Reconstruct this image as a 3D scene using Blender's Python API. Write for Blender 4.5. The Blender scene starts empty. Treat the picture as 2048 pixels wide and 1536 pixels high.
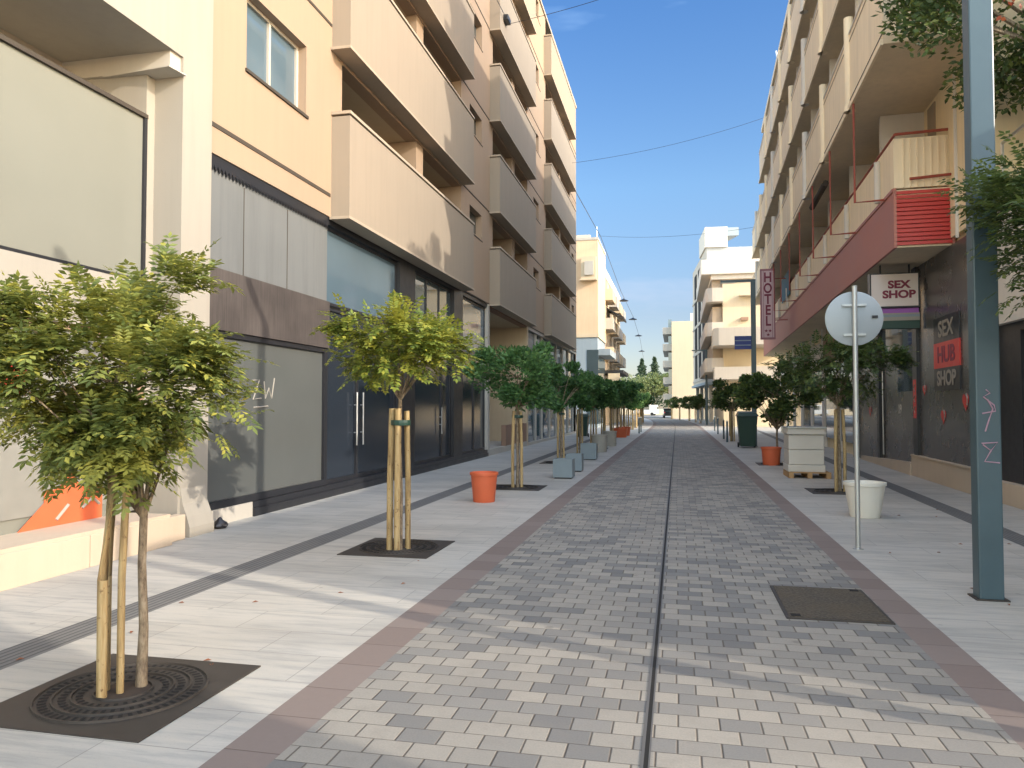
import bpy, bmesh, math, random
from mathutils import Vector, Matrix
R = math.radians
S = bpy.context.scene
COL = S.collection
rnd = random.Random(7)

# ------------------------------------------------------------------ camera, sky, sun, exposure
cam_d = bpy.data.cameras.new("camera")
cam = bpy.data.objects.new("camera", cam_d); COL.objects.link(cam)
cam_d.sensor_width = 36.0
cam_d.lens = 1500 / 2048 * 36
cam_d.clip_start = 0.05; cam_d.clip_end = 3000
YAW = math.atan(330 / 1500); PIT = math.atan(47 / 1500)
cam.location = (0, 0, 1.6)
cam.rotation_euler = (R(90) + PIT, 0, YAW)
S.camera = cam

SUN_EL = 23.5
SUN_AZ = 110.5            # clockwise from +Y
w = bpy.data.worlds.new("World"); S.world = w; w.use_nodes = True
wn = w.node_tree.nodes; wl = w.node_tree.links
bg = wn['Background']
sky = wn.new('ShaderNodeTexSky'); sky.sky_type = 'NISHITA'; sky.sun_disc = False
sky.sun_elevation = R(SUN_EL); sky.sun_rotation = R(SUN_AZ)
sky.air_density = 1.0; sky.dust_density = 0.6; sky.ozone_density = 2.2; sky.altitude = 50
tc = wn.new('ShaderNodeTexCoord'); mp = wn.new('ShaderNodeMapping'); mp.inputs['Scale'].default_value = (1.2, 1.2, 5)
nz = wn.new('ShaderNodeTexNoise'); nz.inputs['Scale'].default_value = 2.2; nz.inputs['Detail'].default_value = 5; nz.inputs['Roughness'].default_value = .55
cr = wn.new('ShaderNodeValToRGB'); cr.color_ramp.elements[0].position = .5; cr.color_ramp.elements[1].position = .78
cr.color_ramp.elements[0].color = (0, 0, 0, 1); cr.color_ramp.elements[1].color = (.62, .62, .62, 1)
mx = wn.new('ShaderNodeMix'); mx.data_type = 'RGBA'
mx.inputs[7].default_value = (5.2, 5.4, 6.0, 1)
wl.new(tc.outputs['Generated'], mp.inputs['Vector']); wl.new(mp.outputs[0], nz.inputs['Vector']); wl.new(nz.outputs[0], cr.inputs[0])
wl.new(cr.outputs[0], mx.inputs[0]); wl.new(sky.outputs[0], mx.inputs[6]); 
# sky dimmed and blued around the viewing direction, boosted elsewhere as added fill light
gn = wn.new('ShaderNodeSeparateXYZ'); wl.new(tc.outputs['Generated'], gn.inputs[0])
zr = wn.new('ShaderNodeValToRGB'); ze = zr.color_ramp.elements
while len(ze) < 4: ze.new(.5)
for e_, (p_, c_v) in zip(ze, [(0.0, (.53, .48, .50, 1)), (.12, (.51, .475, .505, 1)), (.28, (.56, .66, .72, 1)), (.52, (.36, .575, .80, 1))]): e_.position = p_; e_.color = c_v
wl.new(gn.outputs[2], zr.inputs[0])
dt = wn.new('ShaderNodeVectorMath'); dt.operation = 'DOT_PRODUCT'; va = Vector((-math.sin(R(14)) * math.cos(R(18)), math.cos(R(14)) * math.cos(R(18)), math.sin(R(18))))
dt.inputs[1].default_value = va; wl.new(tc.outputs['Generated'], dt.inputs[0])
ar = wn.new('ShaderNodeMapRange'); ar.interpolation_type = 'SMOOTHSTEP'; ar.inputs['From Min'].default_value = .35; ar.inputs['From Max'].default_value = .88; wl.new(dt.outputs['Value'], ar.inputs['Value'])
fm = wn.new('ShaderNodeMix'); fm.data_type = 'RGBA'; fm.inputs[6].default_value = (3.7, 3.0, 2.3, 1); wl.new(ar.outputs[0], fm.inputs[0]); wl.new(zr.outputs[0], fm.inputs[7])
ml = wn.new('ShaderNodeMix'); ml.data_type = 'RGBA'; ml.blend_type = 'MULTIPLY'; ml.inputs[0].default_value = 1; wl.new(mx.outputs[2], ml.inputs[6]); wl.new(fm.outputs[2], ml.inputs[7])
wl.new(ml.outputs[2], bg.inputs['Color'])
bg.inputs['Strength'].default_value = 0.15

sd = bpy.data.lights.new("sun", 'SUN'); sun = bpy.data.objects.new("sun", sd); COL.objects.link(sun)
sd.energy = 2.0; sd.angle = R(0.55); sd.color = (1.0, .89, .75)
sdir = Vector((math.sin(R(SUN_AZ)) * math.cos(R(SUN_EL)), math.cos(R(SUN_AZ)) * math.cos(R(SUN_EL)), math.sin(R(SUN_EL))))
sun.rotation_euler = sdir.to_track_quat('Z', 'Y').to_euler()
S.view_settings.view_transform = 'Standard'; S.view_settings.look = 'None'; S.view_settings.gamma = 1
S.view_settings.exposure = 1.12
S.render.engine = 'CYCLES'
S.cycles.max_bounces = 7; S.cycles.diffuse_bounces = 4; S.cycles.glossy_bounces = 3; S.cycles.transparent_max_bounces = 4

# ------------------------------------------------------------------ materials
class NT:
    def __init__(s, name):
        s.m = bpy.data.materials.new(name); s.m.use_nodes = True
        s.n = s.m.node_tree.nodes; s.l = s.m.node_tree.links
        s.b = s.n['Principled BSDF']; s.o = s.n['Material Output']
    def new(s, t, **k):
        x = s.n.new(t)
        for a, v in k.items(): setattr(x, a, v)
        return x
    def link(s, a, b): s.l.new(a, b)
    def math(s, op, a, b=None, c=None):
        x = s.n.new('ShaderNodeMath'); x.operation = op
        for i, v in enumerate((a, b, c)):
            if v is None: continue
            if isinstance(v, (int, float)): x.inputs[i].default_value = v
            else: s.l.new(v, x.inputs[i])
        return x.outputs[0]
    def mix(s, f, a, b, bt='MIX'):
        x = s.n.new('ShaderNodeMix'); x.data_type = 'RGBA'; x.blend_type = bt
        for i, v in ((0, f), (6, a), (7, b)):
            if isinstance(v, (int, float)): x.inputs[i].default_value = v
            elif isinstance(v, tuple): x.inputs[i].default_value = (*v[:3], 1)
            else: s.l.new(v, x.inputs[i])
        return x.outputs[2]
    def ramp(s, f, pts):
        x = s.n.new('ShaderNodeValToRGB'); e = x.color_ramp.elements
        while len(e) < len(pts): e.new(.5)
        for i, (p, c) in enumerate(pts):
            e[i].position = p; e[i].color = (*((c,) * 3 if isinstance(c, (int, float)) else c), 1)
        s.l.new(f, x.inputs[0]); return x.outputs[0]
    def coord(s, scale=(1, 1, 1), out='Object'):
        t = s.n.new('ShaderNodeTexCoord'); m = s.n.new('ShaderNodeMapping'); m.inputs['Scale'].default_value = scale
        s.l.new(t.outputs[out], m.inputs[0]); return m.outputs[0]
    def noise(s, v, scale, detail=4, rough=.55):
        x = s.n.new('ShaderNodeTexNoise'); x.inputs['Scale'].default_value = scale; x.inputs['Detail'].default_value = detail
        x.inputs['Roughness'].default_value = rough; s.l.new(v, x.inputs['Vector']); return x.outputs[0]
    def bump(s, h, strength=.3, dist=.01):
        x = s.n.new('ShaderNodeBump'); x.inputs['Strength'].default_value = strength; x.inputs['Distance'].default_value = dist
        s.l.new(h, x.inputs['Height']); s.l.new(x.outputs[0], s.b.inputs['Normal'])
    def set(s, **k):
        for a, v in k.items():
            i = s.b.inputs[a.replace('_', ' ')]
            if isinstance(v, (int, float)): i.default_value = v
            elif isinstance(v, tuple): i.default_value = (*v[:3], 1)
            else: s.l.new(v, i)
        return s
def c_(c, f): return tuple(max(0, min(1, x * f)) for x in c)

def plaster(name, col, var=.12, rough=.85, streak=.12, grain=60):
    t = NT(name)
    v = t.coord(); n = t.noise(v, .9, 6, .6)
    vs = t.coord((3.0, 3.0, .22)); n2 = t.noise(vs, 2.2, 5, .6)
    a = t.mix(n, c_(col, 1 - var), c_(col, 1 + var * .6))
    st = t.ramp(n2, [(.44, 0), (.74, 1)])
    a = t.mix(t.math('MULTIPLY', st, streak), a, c_(col, .55))
    fine = t.noise(v, grain, 2)
    t.set(Base_Color=a, Roughness=rough); t.bump(fine, .25, .004)
    return t.m
def simple(name, col, rough=.6, metal=0, spec=.5, var=.1, scale=6, coat=0):
    t = NT(name); n = t.noise(t.coord(), scale, 4)
    a = t.mix(n, c_(col, 1 - var), c_(col, 1 + var))
    t.set(Base_Color=a, Metallic=float(metal), Specular_IOR_Level=spec, Coat_Weight=coat)
    t.set(Roughness=t.math('MULTIPLY_ADD', n, .2, max(rough - .1, .02)))
    return t.m
def glass(name, col, rough=.03, spec=.8, var=.2):
    t = NT(name); n = t.noise(t.coord(), .8, 3)
    a = t.mix(n, c_(col, 1 - var), c_(col, 1 + var))
    t.set(Base_Color=a, Roughness=rough, Specular_IOR_Level=spec)
    wob = t.noise(t.coord(), 1.3, 1); t.bump(wob, .05, .02)
    return t.m

M = {}
M['cream'] = plaster('cream_plaster', (.33, .243, .170), .06, streak=.10)
M['taupe'] = plaster('taupe_plaster', (.285, .24, .186), .06, streak=.14)
M['taupe_cap'] = plaster('cap_plaster', (.38, .315, .24), .06)
M['soffit'] = plaster('soffit_plaster', (.50, .43, .30), .08)
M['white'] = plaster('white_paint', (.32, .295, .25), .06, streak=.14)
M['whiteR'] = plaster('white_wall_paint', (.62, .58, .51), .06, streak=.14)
M['panelgrey'] = simple('pale_display_board', (.23, .225, .20), .5)
M['greyside'] = plaster('cool_grey_render', (.36, .385, .40), .08)
M['greybeige'] = plaster('grey_beige_plaster', (.52, .47, .40), .08, streak=.15)
M['offwhite'] = plaster('offwhite_paint', (.46, .43, .375), .08)
M['concrete'] = plaster('concrete_panel', (.138, .146, .146), .12, streak=.35)
M['groove'] = simple('groove_dark', (.05, .04, .03), .9)
M['dark'] = simple('black_frame', (.018, .019, .023), .4)
M['rplaster'] = plaster('ochre_plaster', (.84, .70, .46), .10, streak=.25)
M['rparapet'] = plaster('parapet_plaster', (.90, .76, .54), .12, streak=.3)
M['rsoffit'] = plaster('aged_soffit', (.76, .63, .44), .2, streak=.2)
M['rpart'] = plaster('grey_partition', (.68, .64, .57), .1)
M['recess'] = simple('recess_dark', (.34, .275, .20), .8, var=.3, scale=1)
M['stone'] = plaster('plinth_stone', (.50, .41, .31), .15)
M['peach'] = plaster('peach_plaster', (.70, .51, .33), .12, streak=.15)
M['peach2'] = plaster('warm_plaster', (.62, .50, .34), .12)
M['bluegrey'] = plaster('bluegrey_paint', (.28, .34, .38), .1)
M['creamfar'] = plaster('pale_cream', (.58, .50, .36), .06)
M['brown'] = plaster('brown_plaster', (.30, .19, .13), .2)
M['glass'] = glass('dark_glass', (.05, .075, .085))
M['glassblue'] = glass('blue_glass', (.09, .135, .17))
M['film'] = glass('filmed_glass', (.020, .027, .038), .16, .5, .12)
M['filmgrey'] = simple('whitewashed_glass', (.100, .107, .103), .14, spec=.6, var=.1, scale=1.2)
M['blind'] = simple('pale_green_blind_glass', (.205, .208, .176), .12, spec=.5, var=.07, scale=.8)
M['metal'] = simple('galvanised', (.50, .52, .52), .42, .75)
M['alu'] = simple('aluminium', (.62, .62, .60), .35, .8)
M['signback'] = simple('grey_sign_back', (.34, .375, .39), .5, .3, var=.08, scale=3)
M['polepaint'] = simple('blue_grey_pole_paint', (.055, .095, .115), .34, 0, .5, .2, 3)
M['wood'] = None
M['terracotta'] = simple('orange_plastic', (.62, .13, .05), .55, var=.08)
M['whiteplastic'] = simple('white_plastic', (.72, .70, .62), .5, var=.05)
M['planter'] = simple('blue_grey_planter', (.22, .27, .29), .6, var=.1)
M['beigepot'] = simple('beige_planter', (.40, .38, .33), .7, var=.1)
M['soil'] = simple('dark_soil', (.05, .035, .025), .95, var=.4, scale=20)
M['greenplastic'] = simple('green_plastic', (.012, .045, .032), .45, var=.1)
M['redpaint'] = simple('red_fascia', (.42, .17, .135), .6, var=.12, scale=1.5)
M['redbright'] = simple('red_louvre', (.50, .04, .035), .45, var=.1, scale=2)
M['rustred'] = simple('rust_red_pipe', (.32, .07, .045), .6, var=.2)
M['blackwall'] = simple('charcoal_panel', (.078, .072, .068), .28, var=.12, scale=1.2)
M['signwhite'] = simple('sign_face', (.66, .58, .54), .5, var=.04, scale=1)
M['signred'] = simple('sign_red', (.60, .05, .04), .45, var=.06)
M['signtext'] = simple('sign_maroon', (.20, .02, .05), .5)
M['purple'] = simple('purple_trim', (.32, .10, .40), .5)
M['pinkframe'] = simple('dusty_pink_frame', (.32, .14, .16), .6, var=.1)
M['pinkface'] = simple('pink_sign_face', (.62, .45, .46), .6, var=.08)
M['blue'] = simple('blue_sign', (.03, .05, .22), .5)
M['bluetarp'] = simple('teal_cloth', (.03, .16, .24), .7)
M['blackbag'] = simple('black_bag', (.015, .015, .018), .35)
M['wrap'] = simple('pale_wrapped_blocks', (.62, .60, .54), .35, var=.06, scale=4)
M['palletw'] = simple('pallet_wood', (.42, .26, .12), .8, var=.25, scale=8)
M['iron'] = simple('cast_iron', (.055, .048, .042), .6, .3, var=.35, scale=14)
M['slot'] = simple('slot_black', (.008, .008, .008), .9)
M['leafdry'] = simple('dry_leaf', (.25, .09, .04), .8)
M['tyre2'] = simple('drain_rail', (.10, .098, .095), .6)
M['tyre'] = simple('rubber', (.02, .02, .02), .8)
M['carwhite'] = simple('white_car_paint', (.75, .75, .73), .25, coat=.5, var=.02)
M['cardark'] = simple('dark_car_paint', (.02, .025, .03), .25, coat=.5, var=.02)
M['trunk'] = None

def m_wood():
    t = NT('stake_wood'); v = t.coord((14, 14, 1.2)); n = t.noise(v, 2.0, 5, .65)
    n2 = t.noise(t.coord(), 30, 3)
    a = t.ramp(n, [(.3, (.17, .105, .045)), (.5, (.38, .27, .12)), (.72, (.50, .39, .21))])
    a = t.mix(t.ramp(n2, [(.62, 0), (.72, .8)]), a, (.12, .06, .02))
    t.set(Base_Color=a, Roughness=.75); t.bump(n, .3, .004); return t.m
M['wood'] = m_wood()
def m_trunk():
    t = NT('young_bark'); v = t.coord((9, 9, 3)); n = t.noise(v, 4, 5, .7)
    a = t.ramp(n, [(.35, (.10, .07, .045)), (.55, (.26, .20, .13)), (.75, (.36, .30, .21))])
    t.set(Base_Color=a, Roughness=.85); t.bump(n, .5, .006); return t.m
M['trunk'] = m_trunk()
def m_woodband():
    t = NT('weathered_board'); v = t.coord((5, 9, .5)); n = t.noise(v, 3.0, 6, .75)
    n2 = t.noise(t.coord(), 1.1, 3)
    a = t.ramp(n, [(.3, (.03, .025, .023)), (.52, (.058, .048, .044)), (.68, (.085, .071, .063)), (.80, (.24, .21, .19))])
    a = t.mix(.35, a, t.ramp(n2, [(.35, (.04, .033, .03)), (.65, (.115, .098, .088))]))
    t.set(Base_Color=a, Roughness=.7); return t.m
M['board'] = m_woodband()

def m_leaf(name, dark, mid, light, yellow, ty=.12):
    t = NT(name)
    g = t.new('ShaderNodeNewGeometry')
    ri = g.outputs['Random Per Island']
    cl = t.noise(t.coord(), 2.6, 3, .6)
    base = t.ramp(ri, [(0, dark), (.45, mid), (.8, light), (1, yellow)])
    cy = t.ramp(cl, [(.52, 0), (.64, 1)])
    a = t.mix(t.math('MULTIPLY', cy, ty), base, yellow)
    t.set(Base_Color=a, Roughness=.48, Specular_IOR_Level=.35)
    tr = t.new('ShaderNodeBsdfTranslucent'); t.link(t.mix(.5, a, yellow), tr.inputs['Color'])
    ms = t.new('ShaderNodeMixShader'); ms.inputs[0].default_value = .34
    t.link(t.b.outputs[0], ms.inputs[1]); t.link(tr.outputs[0], ms.inputs[2]); t.link(ms.outputs[0], t.o.inputs['Surface'])
    return t.m
M['leafA'] = m_leaf('leaves_sunny', (.06, .09, .026), (.135, .18, .05), (.25, .29, .075), (.45, .42, .08), .55)
M['leafB'] = m_leaf('leaves_yellowing', (.06, .10, .02), (.13, .19, .035), (.24, .29, .05), (.42, .40, .06), .6)
M['leafC'] = m_leaf('leaves_deep_green', (.03, .075, .032), (.065, .16, .055), (.11, .24, .075), (.17, .30, .09), .3)
M['leafD'] = m_leaf('leaves_dark', (.024, .05, .02), (.05, .095, .032), (.09, .15, .042), (.18, .21, .05), .25)
M['leafF'] = m_leaf('leaves_far', (.08, .12, .05), (.14, .19, .07), (.20, .24, .09), (.24, .26, .10), .2)
M['leafG'] = m_leaf('needles_far', (.03, .06, .04), (.05, .08, .05), (.07, .11, .06), (.08, .12, .06), .2)
M['leafred'] = m_leaf('bracts_red', (.20, .03, .02), (.30, .05, .03), (.35, .08, .04), (.4, .12, .05), .2)

def m_pavers():
    t = NT('road_pavers'); tc = t.new('ShaderNodeTexCoord'); sp = t.new('ShaderNodeSeparateXYZ'); t.link(tc.outputs['Object'], sp.inputs[0])
    X, Y = sp.outputs[0], sp.outputs[1]
    H, W = .150, .205
    yr = t.math('DIVIDE', Y, H); row = t.math('FLOOR', yr); fy = t.math('FRACT', yr)
    off = t.math('MULTIPLY', t.math('MODULO', t.math('ADD', row, 4000), 2), .5)
    jit = t.new('ShaderNodeTexWhiteNoise', noise_dimensions='1D'); t.link(row, jit.inputs['W'])
    off = t.math('ADD', off, t.math('MULTIPLY', jit.outputs[0], .12))
    xr = t.math('ADD', t.math('DIVIDE', X, W), off); colu = t.math('FLOOR', xr); fx = t.math('FRACT', xr)
    cb = t.new('ShaderNodeCombineXYZ'); t.link(colu, cb.inputs[0]); t.link(row, cb.inputs[1])
    wn_ = t.new('ShaderNodeTexWhiteNoise', noise_dimensions='2D'); t.link(cb.outputs[0], wn_.inputs['Vector'])
    rv = wn_.outputs[0]
    # patchy clusters of darker stones
    cb2 = t.new('ShaderNodeCombineXYZ'); t.link(t.math('MULTIPLY', colu, .9), cb2.inputs[0]); t.link(t.math('MULTIPLY', row, .75), cb2.inputs[1])
    cn = t.noise(cb2.outputs[0], .55, 2)
    bl = t.math('ADD', t.math('MULTIPLY', rv, .62), t.math('MULTIPLY', cn, .62))
    a = t.ramp(bl, [(.25, (.35, .328, .288)), (.50, (.315, .298, .265)), (.62, (.275, .262, .236)), (.72, (.225, .222, .213)), (.82, (.18, .181, .179)), (.96, (.15, .152, .154))])
    fn = t.noise(tc.outputs['Object'], 90, 3, .7); a = t.mix(.35, a, t.mix(fn, c_((1, 1, 1), .0), (.75, .72, .66)), 'OVERLAY')
    big = t.noise(tc.outputs['Object'], .5, 4); a = t.mix(t.ramp(big, [(.35, .32), (.7, 0)]), a, (.2, .19, .17))
    vo = t.new('ShaderNodeTexVoronoi'); vo.inputs['Scale'].default_value = 1.7; t.link(tc.outputs['Object'], vo.inputs['Vector'])
    a = t.mix(t.ramp(vo.outputs['Distance'], [(.04, .5), (.07, 0)]), a, (.12, .11, .10))
    mn = t.noise(tc.outputs['Object'], 6, 5, .7); a = t.mix(t.ramp(mn, [(.5, 0), (.72, .35)]), a, (.19, .175, .15))
    ex = t.math('MINIMUM', fx, t.math('SUBTRACT', 1, fx)); ey = t.math('MINIMUM', fy, t.math('SUBTRACT', 1, fy))
    jx = t.ramp(t.math('MULTIPLY', ex, W), [(0.0015, 0), (.0058, 1)]); jy = t.ramp(t.math('MULTIPLY', ey, H), [(.0008, 0), (.0032, 1)])
    j = t.math('MULTIPLY', jx, jy)
    jit2 = t.noise(tc.outputs['Object'], 4, 2)
    a2 = t.mix(j, (.085, .07, .055), a)
    t.set(Base_Color=a2, Roughness=.82)
    t.bump(t.math('ADD', j, t.math('MULTIPLY', fn, .12)), .8, .006)
    return t.m
M['pavers'] = m_pavers()
def m_slabs(name, base, warm, W=.9, H=.45):
    t = NT(name); tc = t.new('ShaderNodeTexCoord'); sp = t.new('ShaderNodeSeparateXYZ'); t.link(tc.outputs['Object'], sp.inputs[0])
    X, Y = sp.outputs[0], sp.outputs[1]
    yr = t.math('DIVIDE', Y, H); row = t.math('FLOOR', yr); fy = t.math('FRACT', yr)
    off = t.math('MULTIPLY', t.math('MODULO', t.math('ADD', row, 4000), 2), .5)
    xr = t.math('ADD', t.math('DIVIDE', X, W), off); co = t.math('FLOOR', xr); fx = t.math('FRACT', xr)
    cb = t.new('ShaderNodeCombineXYZ'); t.link(co, cb.inputs[0]); t.link(row, cb.inputs[1])
    wn_ = t.new('ShaderNodeTexWhiteNoise', noise_dimensions='2D'); t.link(cb.outputs[0], wn_.inputs['Vector'])
    vs = t.coord((.55, 4.5, 1)); n = t.noise(vs, 3.2, 6, .66)
    vs2 = t.coord((.2, 1.0, 1)); n2 = t.noise(vs2, 1.4, 4, .6)
    a = t.mix(wn_.outputs[0], c_(base, .86), c_(base, 1.08))
    a = t.mix(t.ramp(n, [(.35, 0), (.68, .85)]), a, warm)
    a = t.mix(t.ramp(n, [(.36, .55), (.52, 0)]), a, c_(base, .70))
    a = t.mix(t.ramp(n2, [(.46, 0), (.75, .6)]), a, c_(base, .60))
    fn = t.noise(tc.outputs['Object'], 70, 3, .7); a = t.mix(t.ramp(fn, [(.55, 0), (.75, .25)]), a, c_(base, .45))
    ex = t.math('MULTIPLY', t.math('MINIMUM', fx, t.math('SUBTRACT', 1, fx)), W); ey = t.math('MULTIPLY', t.math('MINIMUM', fy, t.math('SUBTRACT', 1, fy)), H)
    j = t.ramp(t.math('MINIMUM', ex, ey), [(.0012, 0), (.0040, 1)])
    vo = t.new('ShaderNodeTexVoronoi'); vo.inputs['Scale'].default_value = 2.3; t.link(tc.outputs['Object'], vo.inputs['Vector'])
    gsp = t.ramp(vo.outputs['Distance'], [(.035, .55), (.06, 0)]); a = t.mix(gsp, a, c_(base, .5))
    a = t.mix(j, c_(base, .45), a)
    t.set(Base_Color=a, Roughness=.7); t.bump(t.math('ADD', j, t.math('MULTIPLY', n, .2)), .35, .004)
    return t.m
M['slabs'] = m_slabs('pavement_slabs', (.43, .42, .39), (.49, .46, .40))
def m_tactile():
    t = NT('tactile_paving'); tc = t.new('ShaderNodeTexCoord'); sp = t.new('ShaderNodeSeparateXYZ'); t.link(tc.outputs['Object'], sp.inputs[0])
    f = t.math('FRACT', t.math('DIVIDE', sp.outputs[0], .053)); r = t.ramp(f, [(.0, 0), (.18, 1), (.7, 1), (.85, 0)])
    fy = t.math('FRACT', t.math('DIVIDE', sp.outputs[1], .4)); jy = t.ramp(fy, [(.0, 0), (.02, 1)])
    n = t.noise(tc.outputs['Object'], 3, 4)
    a = t.mix(n, (.12, .122, .12), (.2, .198, .19)); a = t.mix(t.math('MULTIPLY', r, jy), (.07, .07, .07), a)
    t.set(Base_Color=a, Roughness=.75); t.bump(r, .6, .005); return t.m
M['tactile'] = m_tactile()
def m_band():
    t = NT('red_kerb_band'); tc = t.new('ShaderNodeTexCoord'); sp = t.new('ShaderNodeSeparateXYZ'); t.link(tc.outputs['Object'], sp.inputs[0])
    yr = t.math('DIVIDE', sp.outputs[1], .4); fy = t.math('FRACT', yr); row = t.math('FLOOR', yr)
    wn_ = t.new('ShaderNodeTexWhiteNoise', noise_dimensions='1D'); t.link(row, wn_.inputs['W'])
    j = t.ramp(t.math('MINIMUM', fy, t.math('SUBTRACT', 1, fy)), [(.004, 0), (.012, 1)])
    n = t.noise(tc.outputs['Object'], 25, 4, .7)
    a = t.mix(wn_.outputs[0], (.165, .125, .108), (.205, .165, .145)); a = t.mix(t.math('MULTIPLY', n, .3), a, (.26, .225, .21))
    a = t.mix(j, (.1, .075, .065), a)
    t.set(Base_Color=a, Roughness=.8); t.bump(j, .4, .004); return t.m
M['band'] = m_band()
def m_ground():
    t = NT('earth'); n = t.noise(t.coord(), .3, 6); a = t.mix(n, (.13, .12, .10), (.22, .20, .17)); t.set(Base_Color=a, Roughness=.9); return t.m
M['ground'] = m_ground()
def m_checker():
    t = NT('checker_plate'); v = t.coord((1, 1, 1)); vo = t.new('ShaderNodeTexVoronoi'); vo.inputs['Scale'].default_value = 42; t.link(v, vo.inputs['Vector'])
    n = t.noise(v, 2.5, 3)
    a = t.mix(vo.outputs['Distance'], (.02, .018, .015), (.12, .105, .08)); a = t.mix(t.ramp(n, [(.4, .2), (.65, .7)]), a, (.10, .075, .045))
    t.set(Base_Color=a, Roughness=.7, Metallic=.2); t.bump(vo.outputs['Distance'], .9, .01); return t.m
M['checker'] = m_checker()

# ------------------------------------------------------------------ mesh helpers
class MB:
    def __init__(s): s.v = []; s.f = []
    def add(s, vs, fs):
        o = len(s.v); s.v += [tuple(p) for p in vs]; s.f += [tuple(i + o for i in f) for f in fs]; return s
    def box(s, x0, x1, y0, y1, z0, z1):
        if x0 > x1: x0, x1 = x1, x0
        if y0 > y1: y0, y1 = y1, y0
        if z0 > z1: z0, z1 = z1, z0
        return s.add([(x0, y0, z0), (x1, y0, z0), (x1, y1, z0), (x0, y1, z0), (x0, y0, z1), (x1, y0, z1), (x1, y1, z1), (x0, y1, z1)],
                     [(0, 3, 2, 1), (4, 5, 6, 7), (0, 1, 5, 4), (1, 2, 6, 5), (2, 3, 7, 6), (3, 0, 4, 7)])
    def prism(s, pts, z0, z1):
        n = len(pts)
        return s.add([(x, y, z0) for x, y in pts] + [(x, y, z1) for x, y in pts],
                     [tuple(reversed(range(n))), tuple(range(n, 2 * n))] + [(i, (i + 1) % n, n + (i + 1) % n, n + i) for i in range(n)])
    def tube(s, path, rad, n=8, cap=True):
        path = [Vector(p) for p in path]; rs = rad if isinstance(rad, (list, tuple)) else [rad] * len(path)
        rings = []
        for i, p in enumerate(path):
            d = (path[min(i + 1, len(path) - 1)] - path[max(i - 1, 0)]).normalized()
            u = d.cross(Vector((0, 0, 1)))
            if u.length < .05: u = d.cross(Vector((0, 1, 0)))
            u.normalize(); vv = d.cross(u)
            rings.append([p + (u * math.cos(2 * math.pi * k / n) + vv * math.sin(2 * math.pi * k / n)) * rs[i] for k in range(n)])
        vs = [q for r in rings for q in r]; fs = []
        for i in range(len(path) - 1):
            for k in range(n): fs.append((i * n + k, i * n + (k + 1) % n, (i + 1) * n + (k + 1) % n, (i + 1) * n + k))
        if cap: fs += [tuple(reversed(range(n))), tuple(range(len(vs) - n, len(vs)))]
        return s.add(vs, fs)
    def lathe(s, prof, c=(0, 0, 0), n=24, sq=1.0):
        vs = []; fs = []
        for r, z in prof:
            for k in range(n): vs.append((c[0] + r * math.cos(2 * math.pi * k / n), c[1] + sq * r * math.sin(2 * math.pi * k / n), c[2] + z))
        for i in range(len(prof) - 1):
            for k in range(n): fs.append((i * n + k, i * n + (k + 1) % n, (i + 1) * n + (k + 1) % n, (i + 1) * n + k))
        return s.add(vs, fs)
    def xf(s, m):
        s.v = [tuple(m @ Vector(p)) for p in s.v]; return s
    def build(s, name, mat, parent=None, bevel=0, smooth=False, loc=None, rotz=0):
        me = bpy.data.meshes.new(name); me.from_pydata(s.v, [], s.f); me.update()
        bm = bmesh.new(); bm.from_mesh(me); bmesh.ops.recalc_face_normals(bm, faces=bm.faces) if len(bm.faces) < 6000 else None
        bm.to_mesh(me); bm.free()
        if smooth:
            for p in me.polygons: p.use_smooth = True
        o = bpy.data.objects.new(name, me); COL.objects.link(o); me.materials.append(mat)
        if parent: o.parent = parent
        if loc: o.location = loc
        if rotz: o.rotation_euler.z = rotz
        if bevel:
            b = o.modifiers.new('bevel', 'BEVEL'); b.width = bevel; b.segments = 2; b.limit_method = 'ANGLE'
        if smooth and bevel == 0: 
            try: me.set_sharp_from_angle(angle=R(45))
            except Exception: pass
        return o
def tag(o, label=None, cat=None, group=None, kind=None):
    if label: o['label'] = label
    if cat: o['category'] = cat
    if group: o['group'] = group
    if kind: o['kind'] = kind
    return o
def empty(name, loc, label, cat, group=None, rz=0):
    o = bpy.data.objects.new(name, None); COL.objects.link(o); o.location = loc; o.rotation_euler.z = rz
    o.empty_display_size = .2
    return tag(o, label, cat, group)
def B(x0, x1, y0, y1, z0, z1): return MB().box(x0, x1, y0, y1, z0, z1)
def copy_tree(o, parent=None):
    c = o.copy(); COL.objects.link(c)
    if parent: c.parent = parent
    for ch in list(o.children): copy_tree(ch, c)
    return c
def text(body, size, mat, name, parent, mtx, depth=.004, bold=0.0, sx=1.0):
    cu = bpy.data.curves.new('t', 'FONT'); cu.body = body; cu.size = size; cu.extrude = depth; cu.align_x = 'CENTER'; cu.align_y = 'CENTER'; cu.offset = bold
    cu.space_line = .95
    ob = bpy.data.objects.new('t', cu); COL.objects.link(ob)
    dg = bpy.context.evaluated_depsgraph_get(); me = bpy.data.meshes.new_from_object(ob.evaluated_get(dg))
    bpy.data.objects.remove(ob); me.transform(Matrix.Diagonal((sx, 1, 1, 1))); me.transform(mtx)
    o = bpy.data.objects.new(name, me); COL.objects.link(o); me.materials.clear(); me.materials.append(mat)
    if parent: o.parent = parent
    return o
FACE_Y = Matrix.Rotation(R(90), 4, 'X')                        # text readable from -Y side
def shift(Y):                                                  # gentle bend of the street to the left, far off
    if Y < 60: return 0.0
    if Y < 120: return -(Y - 60) ** 2 * .0009
    return -3.24 - (Y - 120) * .108

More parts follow.
